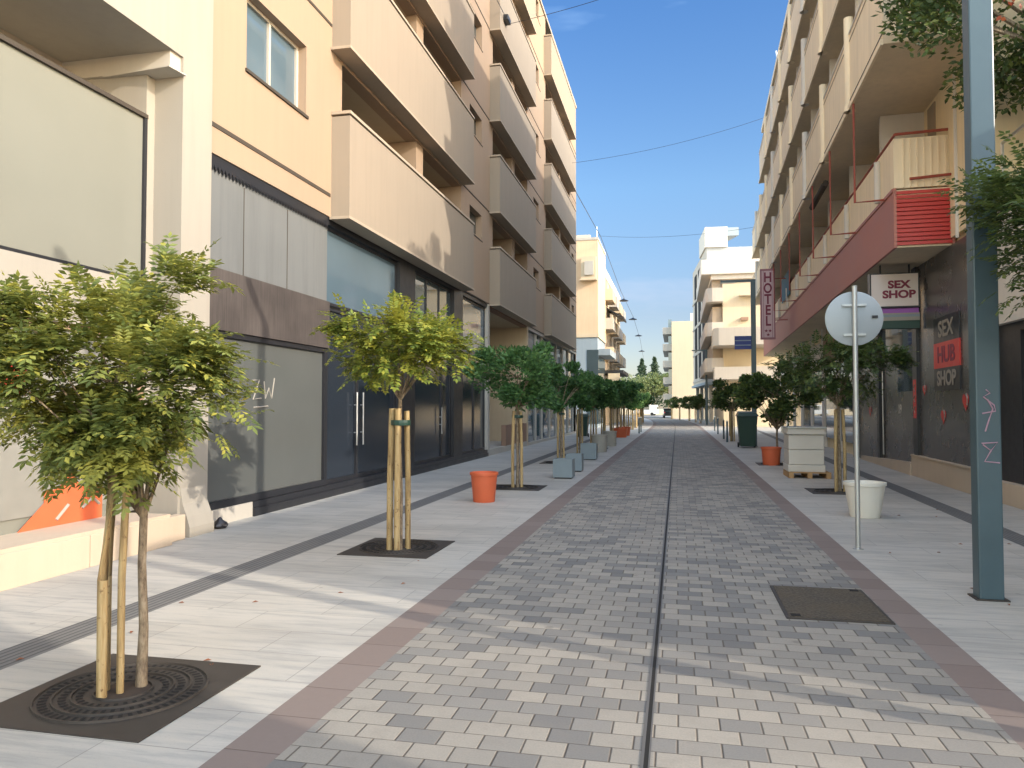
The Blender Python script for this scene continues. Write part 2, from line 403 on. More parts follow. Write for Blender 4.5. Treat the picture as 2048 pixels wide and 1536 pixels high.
# ------------------------------------------------------------------ ground
tag(B(-900, 900, -300, 1500, -.6, -.03).build('ground', M['ground']), kind='structure')
YS = [-30, 0, 20, 40, 60, 66, 72, 78, 84, 90, 96, 102, 108, 114, 120, 130, 140, 150]
def strip(x0, x1, z=0.0, x0b=None, x1b=None):
    mb = MB(); vs = []; fs = []
    for Y in YS:
        s = shift(Y); k = (Y + 30) / 180
        a = x0 if x0b is None else x0 + (x0b - x0) * k; b = x1 if x1b is None else x1 + (x1b - x1) * k
        vs += [(a + s, Y, z), (b + s, Y, z)]
    for i in range(len(YS) - 1): fs.append((2 * i, 2 * i + 1, 2 * i + 3, 2 * i + 2))
    return mb.add(vs, fs)
def S_(name, mb, mat): return tag(mb.build(name, mat), kind='structure')
RX0, RX1, RX2, RX3 = 1.50, 1.88, 1.76, 2.14     # right band widens slightly away from the camera
S_('road', strip(-1.80, RX0, 0, -1.80, RX1), M['pavers'])
S_('kerb_band_left', strip(-2.09, -1.80), M['band'])
S_('kerb_band_right', strip(RX0, RX2, 0, RX1, RX3), M['band'])
S_('pavement_left', strip(-4.04, -2.09), M['slabs'])
S_('tactile_strip_left', strip(-4.36, -4.04), M['tactile'])
S_('pavement_left_inner', strip(-9.5, -4.36), M['slabs'])
S_('pavement_right', strip(RX2, 2.63, 0, RX3, 8.29), M['slabs'])
S_('tactile_strip_right', strip(2.63, 2.95, 0, 8.29, 8.61), M['tactile'])
S_('pavement_right_inner', strip(2.95, 9.5, 0, 8.61, 16), M['slabs'])
S_('cross_street', B(-90, 90, 150, 166, -.028, -.004), M['ground'])
# slot drain
S_('slot_drain', strip(-.158, -.138, .004), M['slot'])
S_('slot_drain_rail', strip(-.172, -.158, .005), M['tyre2'])
S_('slot_drain_rail', strip(-.138, -.130, .005), M['tyre2'])

# ------------------------------------------------------------------ wall grid helper
def grid(mb, x0, x1, ys, zs, opens):
    """solid boxes for the cells of a facade that are not inside an opening"""
    ys = sorted(set(round(y, 3) for y in ys)); zs = sorted(set(round(z, 3) for z in zs))
    for j in range(len(zs) - 1):
        zc = (zs[j] + zs[j + 1]) / 2; start = None
        for i in range(len(ys)):
            solid = False
            if i < len(ys) - 1:
                yc = (ys[i] + ys[i + 1]) / 2
                solid = not any(a < yc < b and c < zc < d for a, b, c, d in opens)
            if solid and start is None: start = ys[i]
            if not solid and start is not None:
                mb.box(x0, x1, start, ys[i], zs[j], zs[j + 1]); start = None

# ------------------------------------------------------------------ LEFT APARTMENT BUILDING
XF = -6.1; XO = -5.74
bl = empty('apartment_building', (XF, 27, 0), 'long cream apartment block with taupe balconies and dark glass shops on the left', 'building')
def P_(name, mb, mat, parent=bl, **k):
    # children are modelled in world coordinates, shifted into the parent's frame
    off = Vector(parent.location); p = parent.parent
    while p: off = off + Vector(p.location); p = p.parent
    mb.xf(Matrix.Translation(-off)); return mb.build(name, mat, parent, **k)
secs = [(12.46, 20.92), (24.22, 30.8), (34.8, 43.6)]
opens = []; ys = [8.76, 46.4]; zs = [5.04, 20.4]
for k in range(5):
    zb = 5.04 + 3.105 * k
    for a, b in secs:
        o = (a + .42, b - .12, zb + .14, zb + 3.0); opens.append(o)
    for a, b in ((21.75, 23.2), (32.1, 33.4), (44.3, 45.3)):
        opens.append((a, b, zb + 1.95, zb + 2.72))
    opens.append((9.7, 11.5, zb + 1.5, zb + 2.68))
for a, b, c, d in opens: ys += [a, b]; zs += [c, d]
mb = MB(); grid(mb, XF - .28, XF, ys, zs, opens)
P_('wall', mb, M['cream'])
P_('core_wall', B(-16, XF - 1.75, 8.76, 46.4, 5.04, 20.3).box(-16, XF - .28, 46.1, 46.39, 5.04, 20.3), M['cream'])
P_('roof_coping', B(-16, XF + .06, 8.76, 46.45, 20.4, 20.55), M['white'])
for k in range(5):
    zb = 5.04 + 3.105 * k
    # groove lines between the balcony stacks
    for a, b in ((20.95, 24.18), (30.85, 34.75), (43.65, 46.39)): P_('drip_groove', B(XF, XF + .012, a, b, zb - .02, zb + .02), M['groove']); P_('drip_groove', B(XF, XF + .012, a + .9, b - .9, zb + 1.88, zb + 1.91), M['groove'])
P_('drip_groove', B(XF, XF + .012, 8.78, 12.42, 5.40, 5.46), M['groove']); P_('drip_groove', B(XF, XF + .012, 8.78, 12.44, 8.53, 8.58), M['groove'])
for k in range(5):
    zb = 5.04 + 3.105 * k
    sl = MB()
    for si, (a, b) in enumerate(secs):
        # loggia
        P_('loggia_floor', B(XF - 1.76, XF - .282, a + .2, b, zb - .1, zb + .12), M['soffit'])
        P_('loggia_side_wall', B(XF - 1.76, XF - .282, a + .2, a + .41, zb + .12, zb + 3.005), M['cream']); P_('loggia_side_wall', B(XF - 1.76, XF - .282, b - .11, b, zb + .12, zb + 3.005), M['cream'])
        pm = a + (b - a) * .54
        P_('partition_wall', B(XF - 1.70, XF - .02, pm, pm + .5, zb + .12, zb + 3.005), M['cream'])
        # balcony door glazing on the back wall
        P_('balcony_door', B(XF - 1.748, XF - 1.70, a + 1.2, a + 3.2, zb + .14, zb + 2.3), M['glass'])
        # projecting parapet
        bal = bpy.data.objects.new('balcony', None); COL.objects.link(bal); bal.parent = bl; bal.location = (XO - XF, a - 27, zb)
        h = 1.84
        P_('parapet', B(XO - .12, XO, a, b, zb, zb + h).box(XF, XO - .12, a, a + .12, zb, zb + h).box(XF, XO - .12, b - .12, b, zb, zb + h).box(XF + .002, XO - .12, a + .12, b - .12, zb, zb + .12), M['taupe'], bal)
        P_('coping', B(XO - .15, XO + .02, a - .02, b + .02, zb + h + .035, zb + h + .09).box(XF + .004, XO - .15, a - .02, a + .14, zb + h + .035, zb + h + .09), M['taupe_cap'], bal)
        P_('coping_gap', B(XO - .10, XO - .02, a + .02, b - .02, zb + h, zb + h + .035), M['groove'], bal)
        P_('drip_lip', B(XF + .004, XO + .03, a - .06, b, zb - .05, zb), M['taupe_cap'], bal)
    for a, b in ((21.75, 23.2), (32.1, 33.4), (44.3, 45.3)):
        wv = P_('window', B(XF - .24, XF - .2, a, b, zb + 1.95, zb + 2.72), M['glass'])
    wf = MB(); a, b, c, d = 9.7, 11.5, zb + 1.5, zb + 2.68
    wf.box(XF - .22, XF - .15, a, b, c, c + .05).box(XF - .22, XF - .15, a, b, d - .05, d)
    for yy in (a, a + .86, b - .06): wf.box(XF - .22, XF - .15, yy, yy + .06, c + .05, d - .05)
    fr = P_('window', wf, M['offwhite'])
    pn = B(-.20, -.19, -.84, .84, -.54, .54); o = pn.build('pane', M['blind'] if False else M['glassblue'], fr); o.location = (0, 10.6 - 27, (c + d) / 2)
    P_('window_sill', B(XF - .15, XF + .03, a - .03, b + .05, c - .05, c - .003), M['groove'])
# fittings seen on the balconies: air conditioner, wall lamp
P_('air_conditioner', B(-6.9, -6.55, 14.9, 15.7, 6.4, 7.1), M['recess'])
# --- ground storey
P_('lintel', B(XF - .28, XF - .02, 8.76, 24.2, 4.90, 5.038), M['dark'])
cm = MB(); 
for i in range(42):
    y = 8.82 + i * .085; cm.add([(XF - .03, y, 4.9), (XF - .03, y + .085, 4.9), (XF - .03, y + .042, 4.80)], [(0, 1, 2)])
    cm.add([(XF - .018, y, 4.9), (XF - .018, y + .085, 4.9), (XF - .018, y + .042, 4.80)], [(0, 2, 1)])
P_('sawtooth_shadow', cm, M['dark'])  # zigzag shadow edge under the lintel, modelled as flat dark teeth
P_('concrete_lintel_panel', B(XF - .3, XF - .05, 8.8, 12.42, 3.503, 4.898), M['concrete'])
jm = MB(); jm.box(XF - .05, XF - .045, 9.75, 9.765, 3.51, 4.8).box(XF - .05, XF - .045, 11.0, 11.015, 3.51, 4.8); P_('panel_joint', jm, M['groove'])
P_('weathered_board', B(XF - .3, XF + .01, 8.78, 12.42, 2.66, 3.50), M['board'])
P_('side_wall', B(-9, XF - .01, 8.76, 8.80, 0, 2.655), M['white'])
sf = MB(); sf.box(XF - .12, XF - .02, 8.82, 12.42, 2.58, 2.655).box(XF - .12, XF - .02, 8.82, 12.42, .22, .32).box(XF - .12, XF - .02, 8.805, 8.87, .32, 2.58).box(XF - .12, XF - .02, 12.30, 12.42, .32, 2.58)
sw = P_('shop_window', sf, M['dark']); 
o = P_('pane', B(XF - .09, XF - .07, 8.87, 12.30, .32, 2.58), M['filmgrey']); 
mk = MB()
for pts in ([(10.05, 2.0), (10.25, 2.02), (10.08, 1.72), (10.3, 1.74)], [(10.38, 2.0), (10.42, 1.74), (10.52, 1.9), (10.6, 1.74), (10.68, 2.06)], [(10.1, 1.6), (10.5, 1.62)]): mk.tube([(XF - .066, a, b) for a, b in pts], .012, 4)
P_('painted_marks', mk, M['white'])
P_('plinth', B(XF - .3, XF - .005, 8.81, 10.0, 0, .215), M['offwhite'])
P_('plinth', B(XF - .3, XF + .03, 10.0, 24.0, 0, .12), M['dark'])
P_('step', B(XF - .3, XF + .005, 10.0, 24.0, .12, .215), M['dark'])
# dark glazed doors, bay B, C, D
def leaf(a, b, z0, z1, handle=None, mat='film', frame=.05):
    f = MB().box(XF - .16, XF - .09, a, b, z0, z0 + frame * 1.6).box(XF - .16, XF - .09, a, b, z1 - frame, z1).box(XF - .16, XF - .09, a, a + frame, z0 + frame * 1.6, z1 - frame).box(XF - .16, XF - .09, b - frame, b, z0 + frame * 1.6, z1 - frame)
    d = P_('door', f, M['dark']); o = B(XF - .14, XF - .12, a + frame, b - frame, z0 + frame * 1.6, z1 - frame)
    o.xf(Matrix.Translation((-XF, -27, 0))); o.build('pane', M[mat], d)
    if handle:
        yy, h0, h1 = handle; hm = MB().tube([(XF - .03, yy, h0), (XF - .03, yy, h1)], .017, 8)
        for zz in (h0 + .25, h1 - .25): hm.tube([(XF - .09, yy, zz), (XF - .03, yy, zz)], .012, 6)
        hm.xf(Matrix.Translation((-XF, -27, 0))); hm.build('handle', M['alu'], d, smooth=True)
leaf(12.44, 13.86, .215, 3.42, (13.72, .86, 1.9)); leaf(13.86, 15.93, .215, 3.42, (14.02, .86, 1.9))
leaf(16.97, 19.35, .215, 2.72, (19.15, .9, 1.6)); leaf(19.35, 20.15, .215, 2.72); leaf(21.05, 22.6, .215, 2.72); leaf(22.6, 23.95, .215, 2.72)
def upper(a, b, z0, z1, n=1, mat='glass'):
    f = MB().box(XF - .15, XF - .09, a, b, z0, z0 + .05).box(XF - .15, XF - .09, a, b, z1 - .05, z1)
    st = (b - a) / n
    for i in range(n + 1): f.box(XF - .15, XF - .09, max(a, a + i * st - .03), min(b, a + i * st + .03), z0 + .05, z1 - .05)
    d = P_('shop_window', f, M['dark']); o = B(XF - .13, XF - .115, a + .02, b - .02, z0 + .04, z1 - .04); o.xf(Matrix.Translation((-XF, -27, 0))); o.build('pane', M[mat], d)
upper(12.46, 15.93, 3.47, 4.88, 1, 'glassblue'); upper(16.97, 20.15, 2.76, 4.88, 3); upper(21.05, 23.95, 2.76, 4.88, 1, 'glassblue')
P_('pillar', B(XF - .3, XF - .0, 15.94, 16.96, .215, 4.895), M['dark']); P_('pillar', B(XF - .3, XF - .0, 20.16, 21.04, .215, 4.895), M['dark'])
P_('jamb', B(XF - 1.9, XF + .01, 23.97, 24.2, 0, 5.03), M['offwhite'])
# entrance porch
P_('porch_wall', B(-8.3, -8.05, 24.2, 31.0, 0, 5.03), M['brown']); P_('porch_side_wall', B(-8.05, XF - .02, 30.7, 31.0, 0, 5.03), M['peach2'])
P_('porch_ceiling', B(-8.05, XF - .02, 24.2, 30.7, 4.95, 5.03), M['brown'])
P_('porch_door', B(-8.05, -7.98, 25.0, 27.2, .2, 2.6), M['brown'])
P_('porch_step', B(-8.05, XF + .0, 24.2, 30.7, 0, .2), M['offwhite'])
P_('porch_balustrade', B(XF - .2, XF - .03, 26.8, 30.68, .2, .95), M['brown'])
f = MB(); 
for i, yy in enumerate([31.0, 33.0, 34.6, 36.8, 38.8, 41, 43.2, 45.2, 46.2]): f.box(XF - .2, XF - .06, yy, yy + .14, .12, 4.9)
f.box(XF - .2, XF - .06, 31.14, 46.34, 2.9, 3.05)
P_('shop_mullion', f, M['offwhite']); P_('shop_window', B(XF - .16, XF - .13, 31.0, 46.3, .12, 4.9), M['glassblue'])
P_('plinth', B(XF - .3, XF - .01, 31.0, 46.38, 0, .12), M['offwhite']); P_('lintel', B(XF - .3, XF - .01, 31.0, 46.38, 4.9, 5.038), M['offwhite'])
P_('end_wall', B(-16, XF - .02, 46.2, 46.38, 0, 5.038), M['cream'])

# ------------------------------------------------------------------ LEFT WHITE SHOP BUILDING (near)
bw = empty('shop_building', (-6.2, 5, 0), 'white shop building with pale green display windows and stone plinth beside the leafy nearest tree', 'building')
def W_(n, mb, m, **k): return P_(n, mb, m, bw, **k)
W_('pilaster', B(-6.9, -6.0, 8.15, 8.752, 0, 6.4), M['white'])
W_('wall', B(-8, -6.0, -6, 8.752, 6.4, 12).box(-7.0, -6.0, -6, 8.15, 5.98, 6.4).box(-8.0, -7.6, -6, 8.15, 5.2, 6.4).box(-7.6, -7.0, -6, 8.15, 5.98, 6.4), M['white'])
W_('wall', B(-7.6, -6.4, 8.0, 8.15, 0, 5.749).box(-6.7, -6.32, -6, 8.0, 2.50, 3.12), M['white'])
W_('soffit_beam', B(-7.6, -6.04, 7.95, 8.149, 5.75, 5.98), M['offwhite'])
W_('window_ceiling', B(-7.6, -6.42, -6, 8.0, 5.17, 5.20), M['offwhite'])
W_('canopy_ledge', MB().prism([(-7.0, 7.955), (-5.985, 7.86), (-5.95, 8.148), (-6.7, 8.149)], 5.735, 5.749), M['offwhite'])
W_('window_head', B(-6.42, -6.37, -6, 8.0, 5.17, 5.22), M['groove'])
W_('backing_wall', B(-7.0, -6.75, -6, 8.15, 0, 5.2), M['offwhite'])
fr = W_('display_window', B(-6.44, -6.38, 3, 8.0, 3.12, 3.17).box(-6.44, -6.38, 7.95, 8.0, 3.17, 5.17).box(-6.44, -6.38, 5.85, 5.91, 3.17, 5.17), M['dark'])
W_('display_pane', B(-6.43, -6.41, -6, 7.95, 3.17, 5.17), M['blind'])
W_('display_window', B(-6.44, -6.38, 3, 8.0, 2.43, 2.50).box(-6.44, -6.38, 7.9, 8.0, .36, 2.43), M['brown'])
W_('display_pane', B(-6.43, -6.41, -6, 7.9, .36, 2.43), M['blind'])
W_('display_panel', B(-6.40, -6.39, -6, 7.4, .5, 2.3), M['panelgrey'])
W_('poster', B(-6.385, -6.38, 6.55, 7.35, .34, .74).add([(-6.375, 6.2, .34), (-6.375, 6.9, .9), (-6.375, 7.35, .34)], [(0, 2, 1)]), M['terracotta'])
W_('poster', B(-6.385, -6.38, 5.6, 6.3, 1.72, 2.05), M['signred'])
W_('poster_marks', MB().tube([(-6.372, 6.7, .42), (-6.372, 6.86, .56)], .02, 4).tube([(-6.372, 7.05, .5), (-6.372, 7.2, .6), (-6.372, 7.3, .52)], .018, 4), M['white'])
W_('sill', B(-6.7, -5.77, -6, 7.72, .32, .36), M['stone'])
pb = MB()
for i in range(9): pb.box(-6.7, -5.75, -3.6 + i * 1.26, -3.6 + i * 1.26 + 1.252, 0, .32)
W_('plinth', pb, M['stone'], bevel=.004)
W_('pilaster_base', B(-5.998, -5.86, 7.86, 8.12, 0, .3), M['stone'], bevel=.01)
bp = MB()
prof = [(-5.86, 0), (-5.86, .12), (-5.9, .25), (-5.96, .4), (-5.998, .6)]
for i in range(len(prof) - 1):
    (x0, z0), (x1, z1) = prof[i], prof[i + 1]
    bp.add([(-5.999, 8.2, z0), (x0, 8.2, z0), (x1, 8.2, z1), (-5.999, 8.2, z1), (-5.999, 8.7, z0), (x0, 8.7, z0), (x1, 8.7, z1), (-5.999, 8.7, z1)], [(0, 1, 2, 3), (7, 6, 5, 4), (1, 5, 6, 2), (0, 4, 5, 1), (3, 2, 6, 7)])
W_('pilaster_foot', bp, M['white'])
# black rubbish bag by the pilaster
bag = MB(); pr = [(0.0, 0), (.10, .01), (.13, .06), (.11, .12), (.05, .17), (.02, .22), (.0, .23)]
bag.lathe([(a * .8, b * .65) for a, b in pr], (0, 0, 0), 14); bag.v = [(x * (1 + .18 * math.sin(7 * math.atan2(y, x) + z * 30)), y * (1 + .15 * math.cos(5 * math.atan2(y, x))), z) for x, y, z in bag.v]
tag(bag.build('rubbish_bag', M['blackbag'], smooth=True, loc=(-5.93, 8.93, 0)), 'small black rubbish bag on the pavement at the foot of the white pilaster', 'bag')

# ------------------------------------------------------------------ RIGHT APARTMENT / HOTEL BUILDING
A = R(1.8)
br = empty('apartment_block', (5.38, 16.5, 0), 'ochre balcony block with red canopy fascia and charcoal shops on the right', 'building', rz=-A)
# local frame: +y along the street, -x towards the road (outward)
def L_(n, mb, m, parent=None, **k): return mb.build(n, m, parent or br, **k)
END = 33.8; N0 = -2.0
flr = [5.2, 8.2, 11.2, 14.2]; ROOF = 17.3
# back wall of upper floors and body
L_('wall', B(0.0, 9, N0, END, 5.0, ROOF - .1), M['rplaster'])
L_('roof_slab', B(-1.5, 9, N0, END - 6.5, ROOF - .25, ROOF), M['rparapet'])
L_('lower_wall', B(.12, 9, N0 + .02, END - .02, 0, 4.995), M['rplaster'])
L_('canopy_soffit', B(-.98, .1, .02, END, 4.86, 4.99), M['rsoffit'])
L_('fascia', B(-1.04, -.985, 0, END - .5, 4.85, 6.06).box(-1.06, -1.04, 0, END - .5, 6.0, 6.07), M['redpaint'])
lv = MB(); lv.box(-.98, .03, .02, .06, 4.9, 6.03)
for i in range(13):
    z = 4.90 + i * .087; lv.box(-.985, .03, -.035, .02, z, z + .062)
L_('louvre_panel', lv, M['redbright'])
L_('louvre_frame', B(-1.04, -.985, -.05, 0, 4.85, 6.07).box(.03, .08, -.05, 0.02, 4.85, 6.07), M['redpaint'])
OT = -1.62
bays = [N0 + .1 + 3.6 * i for i in range(10)]
pillar = MB()
for k, z in enumerate(flr):
    if k == 0: continue
    y1 = END if k < 3 else END - 6.5
    L_('balcony_slab', B(OT, -.001, N0, y1, z, z + .2), M['rsoffit'])
    L_('slab_moulding', B(OT - .05, OT, N0, y1, z - .02, z + .09), M['rparapet'])
    pa = L_('parapet', B(OT, OT + .1, N0, y1, z + .2, z + 1.68).box(OT + .1, -.001, N0, N0 + .1, z + .2, z + 1.68), M['rparapet'])
    L_('parapet_groove', B(OT - .008, OT, N0 + .05, y1 - .05, z + .2, z + .225), M['rustred'] if k == 0 else M['groove'])
    L_('coping', B(OT - .02, OT + .12, N0 - .02, y1, z + 1.681, z + 1.73), M['rpart']); L_('coping_line', B(OT - .01, OT, N0 + .05, y1 - .05, z + 1.52, z + 1.545), M['recess'])
    for i, yb in enumerate(bays):
        if yb > y1 - .5: continue
        if i: L_('partition_wall', B(OT + .25, -.001, yb - .06, yb + .06, z + .2, z + 2.999 if k < 3 else ROOF - .251), M['rpart'])
        # recess openings
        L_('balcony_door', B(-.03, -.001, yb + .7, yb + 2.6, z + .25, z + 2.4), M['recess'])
        if i: 
            L_('round_post', MB().tube([(OT + .0, yb - .5, z + .1), (OT + .0, yb - .5, z + 2.1)], .10, 12).tube([(OT - .0, yb - .5, z - .02), (OT - .0, yb - .5, z + .1)], .13, 12), M['rparapet'] if i % 3 else M['rpart'], smooth=True)
L_('balcony_slab', B(-.98, -.001, 0.0, END, 5.85, 6.04), M['rsoffit'])
L_('parapet', B(-1.02, -.93, .0, END - .5, 6.075, 7.1).box(-.93, -.001, 0, .09, 6.075, 7.1), M['rparapet'])
L_('handrail', MB().tube([(-.98, 0.03, 7.2), (-.98, END - .5, 7.2)], .028, 6), M['rustred']); L_('handrail', MB().tube([(-.98, 0.03, 7.2), (.05, .03, 7.22)], .03, 6), M['rustred'])
for i, yb in enumerate(bays):
    if i: L_('partition_wall', B(-.9, -.001, yb - .06, yb + .06, 6.05, 8.19), M['rpart']); L_('downpipe', MB().tube([(-1.07, yb - .5, 6.1), (-1.07, yb - .5, 7.0)], .07, 10), M['rpart'], smooth=True)
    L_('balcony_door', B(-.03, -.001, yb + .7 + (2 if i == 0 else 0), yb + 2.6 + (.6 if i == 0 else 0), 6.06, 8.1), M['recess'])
# corrugated end panel of the first balcony
cp = MB()
for i in range(7): cp.box(-.85 + i * .13, -.83 + i * .13, -.03, 0, 6.08, 7.08)
L_('panel_ribs', cp, M['rparapet'])
L_('side_rail', MB().tube([(-.75, -.12, 6.22), (.0, -.12, 6.26)], .03, 6), M['rustred']); L_('side_pipe', MB().tube([(-.02, -.5, 4.9), (-.02, -.5, 8.3)], .035, 6), M['rpart'])
# hanging red pipe brackets
for i in range(8):
    y = .65 + i * 3.1
    L_('pipe_bracket', MB().tube([(OT - .02, y, 8.15), (OT - .02, y, 6.0), (-1.05, y, 6.02)], .026, 6), M['rustred'])
# things kept on the balconies
def ac(z, y):
    o = L_('air_conditioner', B(-.45, -.1, y, y + .8, z, z + .6), M['recess'], bevel=.02)
ac(10.0, 4.4); ac(10.0, 12); ac(13.0, 8.5); ac(7.3, 5.2); ac(13.0, 1.5); ac(16.0, 6); ac(10.0, 19)
L_('awning_roll', MB().tube([(-1.5, 5.4, 7.8), (-1.5, 8.0, 7.8)], .09, 8), M['groove']); L_('awning_roll', MB().tube([(-1.5, 2.0, 13.9), (-1.5, 5.0, 13.9)], .09, 8), M['groove'])
L_('laundry', B(-1.1, -1.07, 18.2, 21.4, 6.6, 7.7), M['bluetarp'])
# roof edge aerials
for yy in (10, 20): L_('roof_aerial', MB().tube([(-1.2, yy, 17.3), (-1.35, yy + .2, 18.4)], .04, 6), M['alu'])
# --- shops
L_('shop_plinth', B(-.07, .12, -1.5, 2.9, 0, .46).box(-.09, .12, -1.5, 2.9, .46, .50), M['stone'], bevel=.006)
L_('ramp', MB().add([(-.1, 2.9, 0), (.12, 2.9, 0), (.12, 2.9, .3), (-.1, 2.9, .3), (-.1, 8.5, 0), (.12, 8.5, 0), (.12, 8.5, .12), (-.1, 8.5, .12)], [(0, 1, 2, 3), (4, 7, 6, 5), (0, 3, 7, 4), (3, 2, 6, 7)]), M['stone'])
L_('shop_wall', B(.0, .12, N0 + .05, 2.35, .5, 4.85), M['blackwall'])
L_('door_frame', B(-.06, .12, 2.36, 2.72, .3, 4.85), M['dark']); L_('door_frame', B(-.04, .12, 6.3, 6.55, .12, 4.85), M['dark'])
dd = L_('shop_door', B(.06, .10, 2.73, 6.29, .12, 3.1), M['blackwall'])
L_('transom_window', B(.06, .10, 2.73, 6.29, 3.12, 3.75).box(.06, .1, 2.73, 4.6, 2.0, 3.1), M['glassblue'])
L_('transom_panel', B(.03, .10, 2.73, 6.29, 3.76, 4.85), M['dark'])
L_('handle', MB().tube([(.02, 6.1, .3), (.02, 6.1, 2.6)], .02, 8), M['alu'])
L_('shop_wall', B(.0, .12, 6.56, 9.4, .0, 4.85), M['blackwall'])
L_('white_post', B(-.12, .05, 9.45, 9.65, 0, 4.85), M['white'])
for i in range(7):
    y = 10 + i * 3.4
    L_('shop_window', B(.02, .1, y, y + 2.7, .4, 3.2), M['glass']); L_('shop_sign', B(-.05, .1, y, y + 2.7, 3.4, 4.3), M['brown'] if i % 2 else M['rpart'])
    L_('shop_pillar', B(-.03, .1, y + 2.8, y + 3.3, 0, 4.85), M['rpart'])
# wall poster SEX HUB SHOP (a sign of its own)
def local_sign(name, label, y, z, rotface):
    e = empty(name, (0, 0, 0), label, 'sign'); return e
TX = Matrix.Rotation(R(-90), 4, 'Z') @ Matrix.Rotation(R(90), 4, 'X')   # text on a wall that faces -x
hub = empty('wall_sign', (5.38, 16.5, 0), 'red and black wall sign reading SEX HUB SHOP on the charcoal shop wall', 'sign', rz=-A)
B(-.03, -.004, -.52, 1.12, 2.95, 3.48).build('sign_panel', M['dark'], hub)
B(-.034, -.004, -.52, 1.12, 2.42, 2.95).build('sign_panel', M['signred'], hub)
B(-.03, -.004, -.52, 1.12, 1.95, 2.42).build('sign_panel', M['dark'], hub)
for tx, z, m in (('SEX', 3.21, 'white'), ('HUB', 2.68, 'signtext'), ('SHOP', 2.19, 'white')):
    text(tx, .46 if tx != 'SHOP' else .42, M[m], 'lettering', hub, Matrix.Translation((-.037, .30, z)) @ TX, .003, .012, 1.25 if tx != 'SHOP' else 1.15)
def heart(y, z, s, lab):
    e = MB(); pts = []
    for i in range(20):
        t = 2 * math.pi * i / 20; pts.append((16 * math.sin(t) ** 3 / 16 * s, (13 * math.cos(t) - 5 * math.cos(2 * t) - 2 * math.cos(3 * t) - math.cos(4 * t)) / 16 * s))
    vs = [(-.006, y + a, z + b) for a, b in pts] + [(-.012, y + a, z + b) for a, b in pts]
    e.add(vs, [tuple(range(20)), tuple(reversed(range(20, 40)))] + [(i, (i + 1) % 20, 20 + (i + 1) % 20, 20 + i) for i in range(20)])
    r = empty('wall_sticker', (5.38, 16.5, 0), lab, 'sticker', 'red heart stickers on the charcoal shop front', rz=-A)
    e.build('heart', M['signred'], r)
    MB().tube([(-.018, y - s * .4, z + s * .8), (-.018, y - s * .75, z + s * .3), (-.018, y - s * .6, z - s * .4)], .016, 5).build('highlight', M['white'], r)
heart(.62, 1.42, .16, 'red heart sticker low on the charcoal wall under the SEX HUB SHOP sign')
heart(-.75, 1.72, .18, 'red heart sticker on the charcoal wall just behind the blue-grey lamp post')
heart(1.95, 2.0, .13, 'small red heart sticker on the charcoal wall between wall sign and shop door')
heart(7.6, 1.5, .16, 'red heart sticker on the farther charcoal wall beyond the shop door')
sk = empty('wall_sticker', (5.38, 16.5, 0), 'narrow red strip sticker with white marks on the dark shop door frame', 'sticker', rz=-A)
B(-.066, -.061, 2.42, 2.66, 1.35, 2.25).build('strip', M['signred'], sk)
for zz in (2.05, 1.8, 1.55): MB().tube([(-.07, 2.47, zz + .08), (-.07, 2.6, zz), (-.07, 2.5, zz - .08)], .014, 4).build('mark', M['white'], sk)
nm = empty('house_number', (5.38, 16.5, 0), 'pale number 19 on the dark shop door below its window', 'sign', rz=-A)
text('19', .34, M['rpart'], 'digits', nm, Matrix.Translation((.052, 4.4, 1.55)) @ TX, .002)
# projecting SEX SHOP box sign under the canopy
bs = empty('projecting_sign', (4.88, 18.55, 0), 'white box sign reading SEX SHOP hanging under the red canopy', 'sign', rz=-A)
B(-.55, .48, -.12, .12, 3.87, 4.66).build('box', M['dark'], bs)
B(-.52, .45, -.135, -.121, 3.90, 4.63).build('sign_face', M['signwhite'], bs)
text('SEX\nSHOP', .235, M['signtext'], 'lettering', bs, Matrix.Translation((.05, -.145, 4.27)) @ FACE_Y, .004, .010, 1.15)
MB().tube([(-.3, 0, 4.66), (-.3, 0, 4.86)], .02, 6).tube([(.3, 0, 4.66), (.3, 0, 4.86)], .02, 6).build('hanger', M['dark'], bs)
ls = empty('light_box', (4.88, 18.62, 0), 'slim purple and white striped light box below the SEX SHOP sign', 'sign', rz=-A)
B(-.5, .5, -.12, .12, 3.58, 3.66).build('stripe', M['white'], ls); B(-.5, .5, -.12, .12, 3.66, 3.72).build('body', M['planter'], ls); B(-.5, .5, -.12, .12, 3.72, 3.75).build('stripe', M['white'], ls); B(-.5, .48, -.12, .12, 3.75, 3.86).build('panel', M['purple'], ls)
B(-.5, .5, -.10, .10, 3.40, 3.58).build('base', M['greenplastic'], ls)
# HOTEL sign
hs = empty('hotel_sign', (4.09, 36, 0), 'tall pink vertical sign reading HOTEL with dark maroon letters', 'sign', rz=-A)
B(-.32, .32, -.12, .12, 4.72, 7.95).build('frame', M['pinkframe'], hs)
B(-.26, .26, -.135, -.121, 4.8, 7.85).build('sign_face', M['pinkface'], hs)
for a in (-.20, .18): B(a, a + .02, -.145, -.136, 4.8, 7.85).build('trim', M['pinkframe'], hs)
for i, ch in enumerate('HOTEL'): text(ch, .62, M['signtext'], 'letter', hs, Matrix.Translation((0, -.147, 7.53 - i * .50)) @ FACE_Y, .006, .016, .80 if ch != 'O' else .72)
for dx, dz in ((-.085, 5.10), (.085, 5.10), (0, 4.92)):
    pts = [((.085 if i % 2 == 0 else .036) * math.sin(math.pi * i / 5) + dx, (.085 if i % 2 == 0 else .036) * math.cos(math.pi * i / 5) + dz) for i in range(10)]
    MB().add([(a, -.147, b) for a, b in pts] + [(dx, -.147, dz)], [(i, (i + 1) % 10, 10) for i in range(10)]).build('star', M['signtext'], hs)
